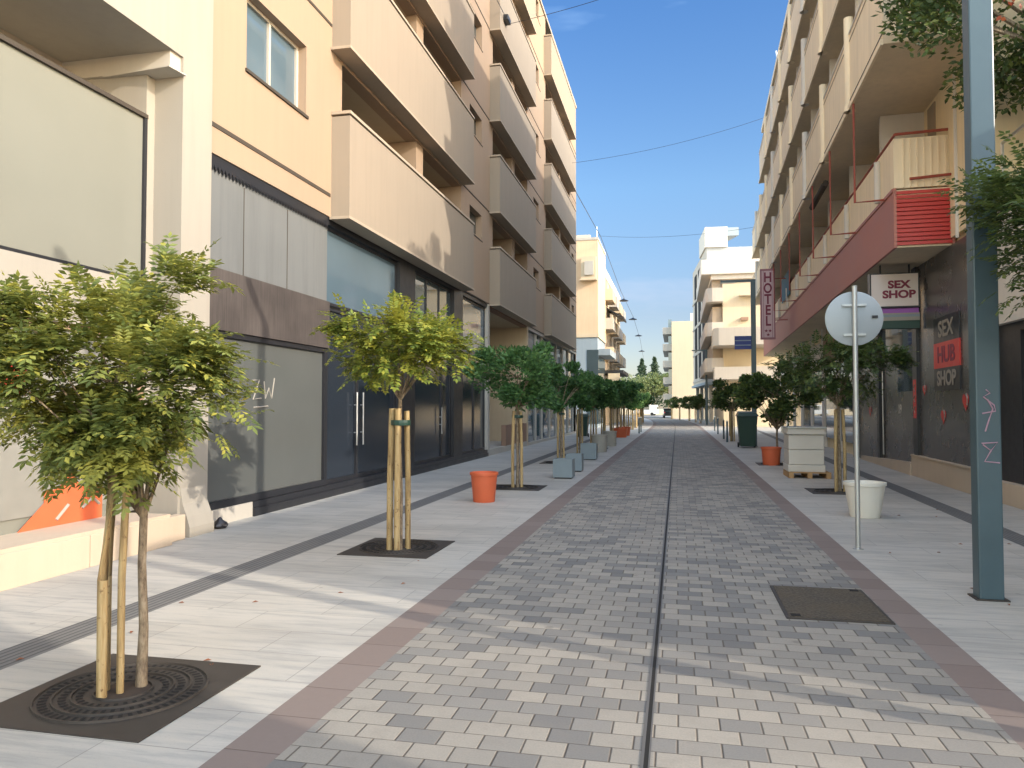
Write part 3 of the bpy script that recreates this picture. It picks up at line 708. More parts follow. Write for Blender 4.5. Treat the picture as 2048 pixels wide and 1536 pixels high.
for zz in (5.6, 7.5): MB().tube([(.32, 0, zz), (.95, 0, zz)], .025, 6).build('bracket', M['rustred'], hs)

# ------------------------------------------------------------------ RIGHT LOW WHITE SHOP (near, also the shade maker) and its neighbour behind the camera
bn = empty('low_shop_building', (5.4, 8, 0), 'low white shop building with curtained display window at the right edge', 'building')
def N_(n, mb, m, **k): return P_(n, mb, m, bn, **k)
N_('wall', B(5.40, 14, 3.1, 14.45, 3.0, 5.15).box(5.45, 5.7, 14.38, 14.45, 0, 3.0).box(5.4, 5.7, 3.1, 4.0, 0, 3.0).box(8.6, 14, 3.1, 14.45, 0, 3.0), M['whiteR'])
N_('sign_band', B(5.30, 5.40, 3.4, 14.44, 3.0, 3.74), M['whiteR'])
N_('plinth', B(5.28, 5.7, 4.0, 14.44, 0, .36), M['stone'], bevel=.006)
N_('window_frame', B(5.42, 5.52, 13.55, 14.38, .36, 3.0).box(5.42, 5.52, 4, 13.55, 2.86, 3.0).box(5.42, 5.52, 4, 13.55, .36, .44).box(5.42, 5.52, 8.4, 8.6, .44, 2.86), M['dark'])
cu = MB(); n_ = 0
yy = 4.0
while yy < 13.5:
    cu.add([(5.53 + (.035 if n_ % 2 else 0), yy, .44), (5.53 + (0 if n_ % 2 else .035), yy + .12, .44), (5.53 + (0 if n_ % 2 else .035), yy + .12, 2.86), (5.53 + (.035 if n_ % 2 else 0), yy, 2.86)], [(0, 1, 2, 3)]); yy += .12; n_ += 1
N_('curtain', cu, M['blind'])
N_('roof_parapet', B(5.40, 5.6, 3.1, 14.45, 5.15, 5.25), M['whiteR'])
N_('terrace_room', B(6.6, 12, 9.2, 14.4, 5.16, 8.0), M['rplaster'])
N_('terrace_awning', MB().add([(6.6, 9.3, 6.9), (6.6, 13.4, 6.9), (5.5, 13.4, 6.45), (5.5, 9.3, 6.45)], [(0, 1, 2, 3)]), M['planter'])
fr = MB()
for i in range(40): 
    y0 = 9.3 + i * .1; fr.add([(5.5, y0, 6.45), (5.5, y0 + .1, 6.45), (5.5, y0 + .1, 6.25), (5.5, y0 + .05, 6.2), (5.5, y0, 6.25)], [(0, 1, 2, 3, 4)])
N_('awning_valance', fr, M['offwhite'])
N_('terrace_rail', MB().tube([(5.5, 9, 6.15), (5.5, 14.3, 6.15)], .03, 6).tube([(5.5, 14.3, 5.2), (5.5, 14.3, 6.15)], .03, 6).tube([(5.5, 11.6, 5.2), (5.5, 11.6, 6.15)], .03, 6), M['alu'])
ns = empty('corner_building', (5.4, -6, 0), 'plain white low building standing behind the viewer on the right', 'building')
P_('wall', B(5.3, 6.6, -14, .35, 0, 5.3), M['whiteR'], ns); P_('parapet', B(5.28, 6.62, -14.02, .37, 5.302, 5.5), M['offwhite'], ns)
for i in range(4): P_('window', B(5.26, 5.298, -13 + i * 3.3, -11 + i * 3.3, .5, 2.8), M['glass'], ns)

# ------------------------------------------------------------------ foliage
def leaf_pinnate(mb, p, d, length, r, nl=6, drop=.35, wd=.028, ll=.06):
    """one compound leaf: paired leaflets along a drooping rachis"""
    k_ = r.uniform(.7, 1.2); length *= k_; ll *= k_; wd *= k_
    d = d.normalized(); side = d.cross(Vector((0, 0, 1)))
    if side.length < .1: side = Vector((1, 0, 0))
    side.normalize(); q = Vector(p); st = length / nl
    vs = []; fs = []
    for i in range(nl):
        d2 = (d + Vector((0, 0, -drop * (i / nl)))).normalized(); q = q + d2 * st
        up = side.cross(d2).normalized()
        for sg in (-1, 1):
            a = (side * sg + d2 * .55 + up * r.uniform(-.25, .25) + Vector((0, 0, -.18))).normalized()
            L = ll * (1 - .35 * abs(i / nl - .4)) * r.uniform(.7, 1.25)
            wv = a.cross(up).normalized() * wd * .5; m = q + a * L * .5 + up * .004
            o = len(vs); vs += [q, m + wv, q + a * L, m - wv]; fs += [(o, o + 1, o + 2, o + 3)]
    a = (d + Vector((0, 0, -drop))).normalized(); wv = side * wd * .5
    o = len(vs); vs += [q, q + a * ll * .5 + wv, q + a * ll, q + a * ll * .5 - wv]; fs += [(o, o + 1, o + 2, o + 3)]
    mb.add(vs, fs)
def leaf_simple(mb, p, d, L, wd, r):
    d = d.normalized(); up = Vector((r.uniform(-1, 1), r.uniform(-1, 1), r.uniform(-.2, 1))).normalized(); s = d.cross(up)
    if s.length < .05: return
    s = s.normalized() * wd * .5; mb.add([p, p + d * L * .5 + s, p + d * L, p + d * L * .5 - s], [(0, 1, 2, 3)])
def rdir(r): 
    z = r.uniform(-1, 1); a = r.uniform(0, 2 * math.pi); k = math.sqrt(1 - z * z); return Vector((k * math.cos(a), k * math.sin(a), z))
def street_tree(name, loc, label, seed, zc0, zc1, rx, ry, n, leafmat, trunk_r=.03, nl=6, flen=.26, ll=.062, wd=.028, fork=None, lean=(0, 0), stakes=(), group='young street trees along the paving', clumps=13, far=False, crown_off=(0, 0), stake_h=1.55, cat='tree', hollow=.0):
    r = random.Random(seed)
    e = empty(name, loc, label, cat, group)
    h0 = zc0 + .1 if fork is None else fork; cz = (zc0 + zc1) / 2; hz = (zc1 - zc0) / 2
    tk = MB(); top = Vector((lean[0], lean[1], h0))
    tk.tube([(0, 0, 0), (lean[0] * .3 + .01, lean[1] * .3, h0 * .35), (lean[0] * .7 - .008, lean[1] * .7, h0 * .7), top], [trunk_r * 1.35, trunk_r * 1.05, trunk_r * .95, trunk_r * .9], 10)
    cs = []
    cc = Vector((crown_off[0] + lean[0], crown_off[1] + lean[1], cz))
    for i in range(clumps):
        dd = rdir(r); dd.z = dd.z * .95 + .05; k = r.uniform(.45, .80) if not far else r.uniform(.5, .92)
        c = cc + Vector((dd.x * rx * k, dd.y * ry * k, dd.z * hz * k)); cs.append((c, r.uniform(.30, .48) if not far else r.uniform(.20, .42)))
        pm = top.lerp(c, .5) + Vector((0, 0, .05))
        tk.tube([top - Vector((0, 0, .04)), pm, c], [trunk_r * .55, trunk_r * .32, trunk_r * .12], 5, False)
    # a couple of shoots that stick out of the outline
    for i in range(max(2, clumps // 4)):
        a = r.uniform(0, 6.28); k = r.uniform(.75, .98); zz = r.uniform(.1, .9)
        c = cc + Vector((math.cos(a) * rx * k * math.sqrt(1 - zz * zz * .8), math.sin(a) * ry * k * math.sqrt(1 - zz * zz * .8), zz * hz)); cs.append((c, .2))
        tk.tube([cc, cc.lerp(c, .6), c], [trunk_r * .35, trunk_r * .2, trunk_r * .08], 4, False)
    tk.build('trunk', M['trunk'], e, smooth=True)
    cr_ = MB(); s = (rx + ry) / 2
    for i in range(n):
        c, cr0 = cs[r.randrange(len(cs))]; d = rdir(r); q = c + Vector((d.x, d.y, d.z * .8)) * (cr0 * s * (r.random() ** .5))
        out = (q - cc); out.z *= .6; dirv = (out.normalized() * .7 + rdir(r) * .75); dirv.z = dirv.z * .8 + .28
        if far: leaf_simple(cr_, q, dirv + Vector((0, 0, -.1)), ll * r.uniform(.8, 1.3), wd, r)
        else: leaf_pinnate(cr_, q, dirv, flen * r.uniform(.7, 1.15), r, nl, r.uniform(.3, .9), wd, ll)
    cr_.build('crown', M[leafmat], e)
    for (sx, sy, rr) in stakes:
        MB().tube([(sx, sy, 0), (sx + r.uniform(-.01, .01), sy, stake_h * .5), (sx * .8, sy * .8, stake_h + r.uniform(-.03, .03))], rr, 10).build('stake', M['wood'], e, smooth=True)
    if len(stakes) > 1 and seed in (24, 31, 37):
        MB().lathe([(.115, stake_h - .16), (.118, stake_h - .13), (.115, stake_h - .10)], n=14).build('tie_strap', M['greenplastic'], e)
    return e
ST = [(-.075, -.10, .032), (.09, -.04, .03), (-.02, .11, .03)]
street_tree('street_tree', (-3.0, 3.78, 0), 'bushy yellow-green young tree nearest the camera on the left, in the big square iron grate', 12, 1.06, 2.40, .66, .70, 2200, 'leafA', .024, 7, .20, .062, .024, fork=1.0, stakes=[(-.09, -.20, .027), (-.15, -.10, .023), (-.04, -.12, .020)], clumps=24, stake_h=1.30, crown_off=(-.17, -.05))
street_tree('street_tree', (-3.05, 8.0, 0), 'second tree on the left, sunlit pale yellow-green leaves before the dark glass doors', 24, 1.80, 2.72, .80, .8, 950, 'leafB', .024, 6, .21, .066, .032, fork=1.72, stakes=[(-.10, -.05, .037), (.0, -.09, .035), (.07, .07, .033)], clumps=14, stake_h=1.56)
street_tree('street_tree', (-3.12, 14.7, 0), 'third tree on the left, dark green crown in shade just behind the orange pot', 31, 1.55, 2.85, 1.02, .95, 9000, 'leafC', .03, far=True, ll=.095, wd=.046, fork=1.6, stakes=ST, clumps=14)
street_tree('street_tree', (-3.3, 21.6, 0), 'fourth tree on the left, green crown behind the pair of blue-grey planters', 37, 1.5, 2.9, 1.0, .95, 7000, 'leafC', .03, far=True, ll=.11, wd=.055, fork=1.6, stakes=ST, clumps=13)
t5 = street_tree('street_tree', (-3.2, 25.2, 0), 'fifth tree on the left, small dark crown by the single square planter', 41, 1.5, 2.85, 1.0, .95, 5000, 'leafC', .03, ll=.13, wd=.075, fork=1.6, stakes=ST, far=True, clumps=13)
ordn = ['sixth', 'seventh', 'eighth', 'ninth', 'tenth', 'eleventh', 'twelfth', 'thirteenth', 'fourteenth', 'fifteenth', 'sixteenth', 'seventeenth']
proto = t5
for i, Y in enumerate([29.3, 33.4, 37.6, 41.8, 46, 50.5, 55, 60, 65, 71, 77, 84]):
    o = copy_tree(proto); o.location = (-3.2 + shift(Y), Y, 0); o.rotation_euler.z = rnd.uniform(0, 6); k = rnd.uniform(.95, 1.14); o.scale = (k * rnd.uniform(.95, 1.15), k * rnd.uniform(.95, 1.15), k)
    o['label'] = ordn[i] + ' tree of the left row counted from the camera, dark crown on thin stakes'
r1 = street_tree('street_tree', (3.0, 15.3, 0), 'nearest tree on the right pavement, loose dark crown behind the round sign and white pot', 43, 1.75, 3.0, 1.12, .9, 1200, 'leafD', .032, 6, .22, .07, .032, fork=1.65, stakes=ST, clumps=14)
r2 = street_tree('street_tree', (2.75, 22.3, 0), 'wide low-crowned tree on the right, beside the pallet of white blocks', 47, 1.0, 2.85, 1.0, .95, 6000, 'leafD', .03, ll=.12, wd=.065, fork=1.0, stakes=(), far=True, clumps=18)
p3 = street_tree('street_tree', (2.55, 37, 0), 'third tree on the right, round dark crown beyond the green bin', 53, 1.35, 2.85, 1.1, 1.0, 3200, 'leafD', .03, ll=.14, wd=.08, fork=1.5, stakes=ST, far=True, clumps=14)
for i, (Y, X) in enumerate([(44, 2.95), (78, 2.6), (83, 2.4), (90, 2.2), (98, 1.6), (106, 1.2)]):
    o = copy_tree(p3); o.location = (X + shift(Y), Y, 0); o.rotation_euler.z = rnd.uniform(0, 6); k = rnd.uniform(.9, 1.08); o.scale = (k, k, k)
    o['label'] = ['fourth', 'fifth', 'sixth', 'seventh', 'eighth', 'ninth'][i] + ' tree of the right row counted from the camera, dark rounded crown'
# near right tree, trunk just outside the frame
street_tree('street_tree', (3.25, 6.35, 0), 'tree at the right edge whose branches cross the blue-grey lamp post', 59, 2.28, 3.6, .85, .8, 800, 'leafD', .035, 7, .25, .07, .03, fork=1.95, stakes=(), clumps=16, crown_off=(-.30, 0))
# tall terrace tree
street_tree('terrace_tree', (6.4, 13.1, 5.16), 'big bushy dark-leaved tree above the low white shop, top right corner', 67, 1.0, 5.2, 2.7, 1.6, 26000, 'leafD', .10, far=True, ll=.12, wd=.06, fork=1.6, stakes=(), clumps=34, group=None, crown_off=(-.75, 0))
fb = MB(); r_ = random.Random(5)
for i in range(160):
    leaf_simple(fb, Vector((4.7 + r_.gauss(0, .25), 11.3 + r_.gauss(0, .2), 7.6 + r_.gauss(0, .3))), rdir(r_), .09, .06, r_)
tag(fb.build('flower_spray', M['leafred']), 'spray of reddish bracts among the dark leaves at the top right corner', 'flowers')

# ------------------------------------------------------------------ tree grates
def grate(x0, x1, y0, y1, label, hole=(0, 0)):
    e = empty('tree_grate', ((x0 + x1) / 2, (y0 + y1) / 2, 0), label, 'tree grate', 'iron tree grates along the pavement')
    a, b = (x1 - x0) / 2, (y1 - y0) / 2
    B(-a, a, -b, b, -.01, .008).build('plate', M['iron'], e)
    s = MB(); n = 30; z = .012
    for rr, dr in ((.20, .035), (.28, .04), (.37, .045)):
        m = int(n * rr / .2)
        for i in range(m):
            t = 2 * math.pi * i / m; w2 = .010; c_a, s_a = math.cos(t), math.sin(t)
            f = lambda q, ww: (c_a * q - s_a * ww, s_a * q + c_a * ww, z)
            s.add([f(rr, -w2), f(rr + dr, -w2), f(rr + dr, w2), f(rr, w2)], [(0, 1, 2, 3)])
    s.build('slots', M['slot'], e)
    g = MB()
    for rr in (.15, .26, .35, .44): g.lathe([(rr - .006, .008), (rr - .004, .02), (rr + .004, .02), (rr + .006, .008)], n=48)
    g.build('rings', M['iron'], e, smooth=True)
    MB().lathe([(.0, .014), (.14, .011)], n=24).build('soil', M['soil'], e)
    return e
grate(-3.58, -2.52, 3.16, 4.24, 'big square iron tree grate around the nearest tree on the left')
grate(-3.62, -2.60, 7.60, 8.66, 'square iron tree grate around the second tree on the left')
g3 = grate(-3.7, -2.6, 14.2, 15.2, 'dark tree grate around the third tree on the left, behind the orange pot')
for i, (x, y, l) in enumerate([(-3.3, 21.6, 'tree grate around the fourth tree on the left'), (-3.2, 25.2, 'tree grate around the fifth tree on the left'), (-3.2, 29.3, 'tree grate around the sixth tree on the left'), (3.0, 15.3, 'tree grate around the nearest tree on the right, behind the white pot'), (2.75, 22.3, 'tree grate under the wide low-crowned tree on the right'), (-3.2, 33.4, 'tree grate around the seventh tree on the left')]):
    o = copy_tree(g3); o.location = (x, y, 0); o['label'] = l
# manhole
mh = empty('manhole_cover', (1.18, 6.58, 0), 'rusty rectangular checker-plate manhole cover in the paved road', 'manhole cover')
B(-.38, .38, -.53, .53, -.01, .010).build('frame', M['iron'], mh); B(-.355, .355, -.505, .505, .0, .014).build('lid', M['checker'], mh)
B(-.34, -.27, -.49, -.43, .0, .018).build('lifting_hole', M['slot'], mh); B(.27, .34, .43, .49, 0, .018).build('lifting_hole', M['slot'], mh)
# fallen leaves
for i in range(26):
    x, y = (rnd.uniform(2.2, 4.9), rnd.uniform(5.5, 13)) if i < 17 else (rnd.uniform(-4.2, -2.2), rnd.uniform(4, 8))
    l = MB().add([(0, 0, .004), (.03, .012, .014), (.055, 0, .006), (.03, -.014, .012)], [(0, 1, 2, 3)])
    tag(l.build('fallen_leaf', M['leafdry'], loc=(x, y, 0), rotz=rnd.uniform(0, 6)), 'small dry brown leaf lying on the right pavement' if i < 17 else 'small dry brown leaf lying on the left pavement near the first two trees', 'leaf', 'dry leaves on the right pavement' if i < 17 else 'dry leaves on the left pavement')

# ------------------------------------------------------------------ street furniture
def lamp_post(loc, label, H=6.8, s=.095, graffiti=False):
    e = empty('lamp_post', loc, label, 'lamp post', 'blue-grey lamp posts along the right pavement')
    MB().box(-s, s, -s * .8, s * .8, 0, H).build('pole', M['polepaint'], e, bevel=.012)
    B(-s - .03, s + .03, -s * .8 - .03, s * .8 + .03, 0, .012).build('base_plate', M['iron'], e)
    B(-1.3, .1, -.06, .06, H, H + .10).build('arm', M['polepaint'], e, bevel=.01)
    B(-1.3, -.7, -.05, .05, H - .03, H).build('lamp', M['whiteplastic'], e)
    return e
lp = lamp_post((2.54, 7.05, 0), 'thick square blue-grey lamp post with pink scrawl in front of the shops at the right')
gf = MB()
def scr(pts, z0): 
    gf.tube([(x, -.082, z0 + z) for x, z in pts], .006, 4)
scr([(-.02, .30), (.01, .27), (-.04, .24), (.04, .17), (.05, .12), (-.05, .10)], 1.45); scr([(-.01, .22), (.03, .14), (.0, .05), (-.03, -.05)], 1.45)
scr([(-.06, .0), (.06, .01), (.01, -.06), (-.05, -.01)], 1.30); scr([(.01, -.06), (-.04, -.15), (.075, -.16)], 1.30)
gf.build('graffiti', M['purple'] if False else simple('pink_paint', (.45, .28, .36), .6), lp)
lamp_post((2.62, 3.80, 0), 'blue-grey lamp post just outside the picture on the right')
lamp_post((3.10, 32.3, 0), 'grey lamp post with the blue street sign, beside the green bin')
lamp_post((2.65, 71, 0), 'farthest slim grey lamp post on the right pavement')
bsn = empty('street_name_sign', (2.72, 32.2, 0), 'small blue rectangular street sign on the grey lamp post', 'sign')
B(-.38, .28, -.02, .02, 4.0, 4.55).build('panel', M['blue'], bsn); B(-.36, .26, -.026, -.021, 4.34, 4.38).box(-.36, .26, -.026, -.021, 4.15, 4.19).build('lines', M['bluegrey'], bsn)
# round traffic sign seen from the back
ts = empty('traffic_sign', (1.99, 9.18, 0), 'round road sign seen from its grey back on a thin galvanised pole', 'traffic sign')
MB().tube([(0, 0, 0), (0, 0, 2.98)], .028, 14).build('pole', M['metal'], ts, smooth=True)
MB().tube([(0, 0, 2.98), (0, 0, 2.99)], .031, 14).build('pole_cap', M['metal'], ts)
dsk = MB().lathe([(.0, -.012), (.30, -.012), (.312, -.008), (.312, .008), (.30, .012), (0, .012)], n=48).xf(Matrix.Rotation(R(90), 4, 'X')); dsk.xf(Matrix.Translation((0, .05, 2.62)))
dsk.build('disc', M['signback'], ts, smooth=True)
B(-.13, .13, .012, .036, 2.76, 2.785).build('bracket', M['metal'], ts); B(-.12, .12, .012, .036, 2.42, 2.445).build('bracket', M['metal'], ts)
B(.19, .25, .026, .036, 2.62, 2.65).build('label_plate', M['dark'], ts)
MB().lathe([(.03, 0), (.055, .0), (.055, .008), (.03, .012)], n=16).build('foot', M['metal'], ts)
# pots
def pot(loc, mat, label, r0, r1, h, grp=None, cat='flower pot', plant=False):
    e = empty('plant_pot', loc, label, cat, grp)
    MB().lathe([(0, .0), (r0, 0), (r0 + .005, .01), (r1 - .01, h - .05), (r1 + .008, h - .045), (r1 + .008, h), (r1 - .02, h), (r1 - .03, h - .06), (0, h - .07)], n=36).build('pot', mat, e, smooth=True)
    MB().lathe([(0, h - .065), (r1 - .03, h - .065)], n=24).build('soil', M['soil'], e)
    return e
pot((-3.22, 12.42, 0), M['terracotta'], 'orange tapered flower pot standing alone on the left pavement', .18, .235, .50)
pot((2.68, 11.9, 0), M['whiteplastic'], 'white tapered flower pot behind the round sign pole', .20, .285, .51)
pot((2.55, 22.0, 0), M['terracotta'], 'orange pot on the right pavement beside the pallet of white blocks', .22, .27, .5)
pot((-2.75, 27.2, 0), M['beigepot'], 'beige pot between the left tree row and the road', .26, .3, .62)
pot((-2.75, 31.4, 0), M['beigepot'], 'farther beige pot between the left tree row and the road', .26, .3, .62)
pot((-3.0, 40.5, 0), M['terracotta'], 'nearer of the two small orange pots far down the left row', .35, .42, .5)
pot((-3.0, 43.2, 0), M['terracotta'], 'farther of the two small orange pots far down the left row', .35, .42, .5)
def planter(loc, label, w2=.22, h=.44):
    e = empty('planter_box', loc, label, 'planter', 'square blue-grey planters')
    m = MB(); w = w2; t = .03
    m.box(-w, w, -w, -w + t, .03, h).box(-w, w, w - t, w, .03, h).box(-w, -w + t, -w + t, w - t, .03, h).box(w - t, w, -w + t, w - t, .03, h).box(-w + t, w - t, -w + t, w - t, .03, .06)
    m.build('box', M['planter'], e); B(-w + .03, w - .03, -w + .03, w - .03, 0, .03).build('base', M['dark'], e); B(-w + t, w - t, -w + t, w - t, .06, h - .05).build('soil', M['soil'], e)
    return e
planter((-2.52, 16.95, 0), 'nearest square blue-grey planter box at the kerb on the left')
planter((-2.52, 18.8, 0), 'square blue-grey planter box right behind the nearest one', .2)
planter((-2.65, 23.1, 0), 'third square blue-grey planter box, set apart beside the fourth tree', .24, .5)
# pallet with blocks
pl = empty('pallet', (2.92, 18.5, 0), 'wooden pallet on the right pavement under the white blocks', 'pallet')
for i in range(5): B(-.45, .45, -.48 + i * .21, -.38 + i * .21, .115, .135).build('deck_board', M['palletw'], pl)
for x in (-.45, -.05, .35): B(x, x + .1, -.48, .48, .0, .115).build('bearer', M['palletw'], pl)
blk = empty('stacked_blocks', (2.88, 18.5, .137), 'pile of white wrapped paving blocks on the wooden pallet', 'building materials')
for k, (z0, z1) in enumerate(((0, .16), (.165, .5), (.505, .84), (.845, .99))):
    j = (.0, .02, .018, .0)[k]; B(-.40 - .02 + j, .38 - j, -.42 + j, .42 - j, z0, z1).build('block_layer', M['wrap'], blk, bevel=.015)
B(-.43, .42, -.45, .44, .992, 1.02).build('cover_sheet', M['metal'], blk); B(-.428, -.40, -.44, .43, .86, .90).box(-.43, .40, -.445, -.42, .86, .90).build('strap', M['wrap'], blk)
# green wheelie bins
def bin_(loc, label, s=1):
    e = empty('wheelie_bin', loc, label, 'bin', 'dark green bins')
    MB().add([(-.22 * s, -.25 * s, .06), (.22 * s, -.25 * s, .06), (.22 * s, .25 * s, .06), (-.22 * s, .25 * s, .06), (-.30 * s, -.34 * s, 1.0 * s), (.30 * s, -.34 * s, 1.0 * s), (.30 * s, .34 * s, 1.0 * s), (-.30 * s, .34 * s, 1.0 * s)],
             [(0, 3, 2, 1), (4, 5, 6, 7), (0, 1, 5, 4), (1, 2, 6, 5), (2, 3, 7, 6), (3, 0, 4, 7)]).build('body', M['greenplastic'], e, bevel=.02)
    MB().add([(-.34 * s, -.38 * s, 1.0 * s), (.34 * s, -.38 * s, 1.0 * s), (.34 * s, .38 * s, 1.0 * s), (-.34 * s, .38 * s, 1.0 * s), (-.26 * s, -.30 * s, 1.12 * s), (.26 * s, -.30 * s, 1.12 * s), (.26 * s, .32 * s, 1.16 * s), (-.26 * s, .32 * s, 1.16 * s)],
             [(0, 3, 2, 1), (4, 5, 6, 7), (0, 1, 5, 4), (1, 2, 6, 5), (2, 3, 7, 6), (3, 0, 4, 7)]).build('lid', M['greenplastic'], e, bevel=.015)
    for sx in (-.25, .25): MB().tube([(sx * s - .03, .26 * s, .1), (sx * s + .03, .26 * s, .1)], .1, 12).build('wheel', M['tyre'], e)
bin_((2.72, 31.3, 0), 'dark green wheelie bin on the right pavement next to the grey lamp post', 1.25)
bin_((-5.0, 40.5, 0), 'dark green bin by the left shopfronts behind the tree row', 1.1)
# bollards
for i, (x, y) in enumerate([(-2.3, 47), (-2.3, 49.5), (2.25, 36), (2.3, 39.5), (2.4, 47), (2.5, 53)]):
    e = empty('bollard', (x, y, 0), ('slim grey bollard at the left kerb, the %s of the two' % ['nearer', 'farther'][i]) if i < 2 else 'slim grey bollard at the right kerb, %s one from the camera' % ['', '', 'first', 'second', 'third', 'fourth'][i], 'bollard', 'slim bollards at the kerbs')
    MB().tube([(0, 0, 0), (0, 0, .95)], .045, 10).build('post', M['polepaint'], e, smooth=True); MB().lathe([(.05, .95), (.04, .99), (0, 1.0)], n=10).build('cap', M['alu'], e)

# ------------------------------------------------------------------ overhead wires
def wire(name, a, b, sag, rad, label):
    a = Vector(a); b = Vector(b); pts = [a.lerp(b, i / 24) - Vector((0, 0, sag * 4 * (i / 24) * (1 - i / 24))) for i in range(25)]
    return tag(MB().tube(pts, rad, 5).build(name, M['dark'], smooth=True), label, 'cable')
wire('overhead_cable', (-5.74, 25.2, 15.0), (3.2, 22, 15.2), .25, .009, 'topmost thin cable crossing the sky high above the street')
wire('overhead_cable', (-5.74, 42.0, 15.5), (5.0, 44, 18.0), .3, .010, 'thin cable crossing the sky in the middle of the gap between the buildings')
wire('overhead_cable', (-6.1, 60, 15.4), (5.2, 50, 13.2), .35, .010, 'lowest faint cable crossing the sky between the buildings')
LW = [(-5.7, 43, 14.2), (-5.72, 58, 14.9), (-5.4, 75, 13.2), (-5.4, 97, 13.2), (-5.6, 120, 12.2), (-6.2, 145, 11)]
lw = MB().tube([(x, y, z) for x, y, z in LW], .02, 5)
tag(lw.build('lamp_cable', M['dark']), 'long cable running down the street from the cream block past the peach building', 'cable')
for i, (x, y, z, l) in enumerate([(-5.42, 79, 13.1, 'nearest'), (-5.41, 96, 13.1, 'second'), (-5.5, 112, 12.5, 'third'), (-5.9, 131, 11.6, 'farthest')]):
    e = empty('hanging_lamp', (x, y, z), l + ' of the small lamps hanging from the long street cable', 'lamp', 'lamps hanging from the long cable')
    MB().lathe([(.02, -.1), (.05, -.12), (.55, -.32), (.5, -.36), (0, -.38)], n=14).build('shade', M['dark'], e); MB().tube([(0, 0, 0), (0, 0, -.12)], .02, 5).build('stem', M['dark'], e)
cb = empty('junction_box', (-5.66, 24.9, 15.0), 'small dark fitting where the top cable meets the taupe balcony', 'cable fitting')
B(-.1, .1, -.22, .22, -.1, .1).build('box', M['dark'], cb, bevel=.03); MB().tube([(0, -.2, 0), (0, -1.6, -.1)], .012, 5).build('cable_tail', M['dark'], cb)

# ------------------------------------------------------------------ FAR LEFT BUILDINGS
b2 = empty('peach_building', (-8, 62, 0), 'peach coloured building with blank sunlit side wall and blue-grey ground floor, left', 'building')
def Q(n, mb, m, parent, **k): return P_(n, mb, m, parent, **k)
Q('wall', B(-20, -6.1, 59.6, 66, 7.2, 15.0), M['peach'], b2)
Q('ground_floor', B(-20, -6.15, 59.65, 66, 0, 7.198), M['bluegrey'], b2)
Q('coping', B(-20, -6.05, 59.55, 66, 15.0, 15.2), M['offwhite'], b2)
Q('string_course', B(-20, -6.06, 59.56, 66, 7.2, 7.5), M['peach2'], b2)
Q('shop_opening', B(-7.0, -6.1, 59.62, 65.5, .3, 6.2), M['glass'], b2)
Q('canopy', B(-7.4, -5.2, 60.2, 66, 5.8, 6.3), M['bluegrey'], b2)
Q('roof_tank', MB().lathe([(0, 0), (.6, 0), (.6, 1.1), (0, 1.25)], (-9, 62, 15.2), 14).box(-8.2, -7, 62, 63, 15.2, 16), M['offwhite'], b2)
Q('roof_railing', MB().tube([(-8, 60, 15.2), (-8, 60, 16.6)], .05, 5).tube([(-6.3, 61, 15.2), (-6.3, 61, 16.4)], .04, 5), M['alu'], b2)
e = Q('enclosed_balcony', B(-7.4, -6.2, 59.1, 59.59, 11.8, 13.6).box(-7.5, -6.15, 59.0, 59.59, 11.7, 11.8), M['peach2'], b2)
Q('air_conditioner', B(-7.1, -6.4, 58.98, 59.09, 12.1, 13.2), M['offwhite'], b2)
b3 = empty('balcony_building', (-8, 75, 0), 'cream building with small balconies and black awning beyond the peach building', 'building')
Q('wall', B(-20, -6.3, 66.02, 86, 0, 13.4), M['peach2'], b3)
for k in range(4):
    for j in range(4):
        y = 67 + j * 4.7; z = 3.4 + k * 2.6
        Q('balcony', B(-6.3, -5.55, y, y + 3.4, z, z + .15).box(-5.65, -5.55, y, y + 3.4, z + .15, z + 1.0).box(-6.3, -5.65, y, y + .1, z + .15, z + 1.0), M['peach2'] if (j + k) % 2 else M['offwhite'], b3)
        Q('window', B(-6.3, -6.28, y + .4, y + 2.8, z + .2, z + 2.2), M['recess'], b3)
Q('awning', MB().add([(-6.3, 69, 10.8), (-6.3, 72.6, 10.8), (-4.7, 72.6, 9.9), (-4.7, 69, 9.9), (-6.3, 69, 10.7), (-6.3, 72.6, 10.7), (-4.7, 72.6, 9.7), (-4.7, 69, 9.7)], [(0, 1, 2, 3), (7, 6, 5, 4), (0, 3, 7, 4), (1, 5, 6, 2), (3, 2, 6, 7)]), M['dark'], b3)
Q('roof_parapet', B(-20, -6.25, 66.02, 86.05, 13.4, 14.2), M['whiteR'], b3)
Q('lower_canopy', B(-6.3, -4.6, 66.5, 74, 4.6, 4.9).box(-6.3, -5.0, 70, 84, 3.2, 3.5), M['dark'], b3)
Q('shop_sign', B(-5.9, -4.9, 66.1, 66.4, 3.6, 4.6), M['creamfar'], b3)
# ------------------------------------------------------------------ FAR RIGHT BUILDINGS
c1 = empty('cream_house', (5, 70, 0), 'cream building with rounded balconies and white roof block behind the HOTEL sign', 'building')
Q('wall', B(3.85, 16, 66, 82, 0, 12.9), M['creamfar'], c1)
Q('roof_block', B(2.1, 16, 65.4, 82.4, 12.9, 14.15), M['whiteR'], c1)
Q('roof_step', B(2.9, 16, 65.7, 82.2, 12.5, 12.9), M['whiteR'], c1)
def rb(z, h, x0, mat):
    pts = [(3.84, 64.9), (x0 + .5, 64.9), (x0 + .15, 65.1), (x0, 65.5), (x0, 81.5), (3.84, 81.5)]
    return MB().prism(pts, z, z + h)
for k, z in enumerate((10.5, 7.6, 4.6)):
    Q('balcony', rb(z, 1.15, 2.45 - .05 * k, 0), M['greybeige'], c1)
    Q('balcony_recess', B(3.0, 3.86, 66.2, 81, z + 1.16, z + 2.6), M['recess'], c1)
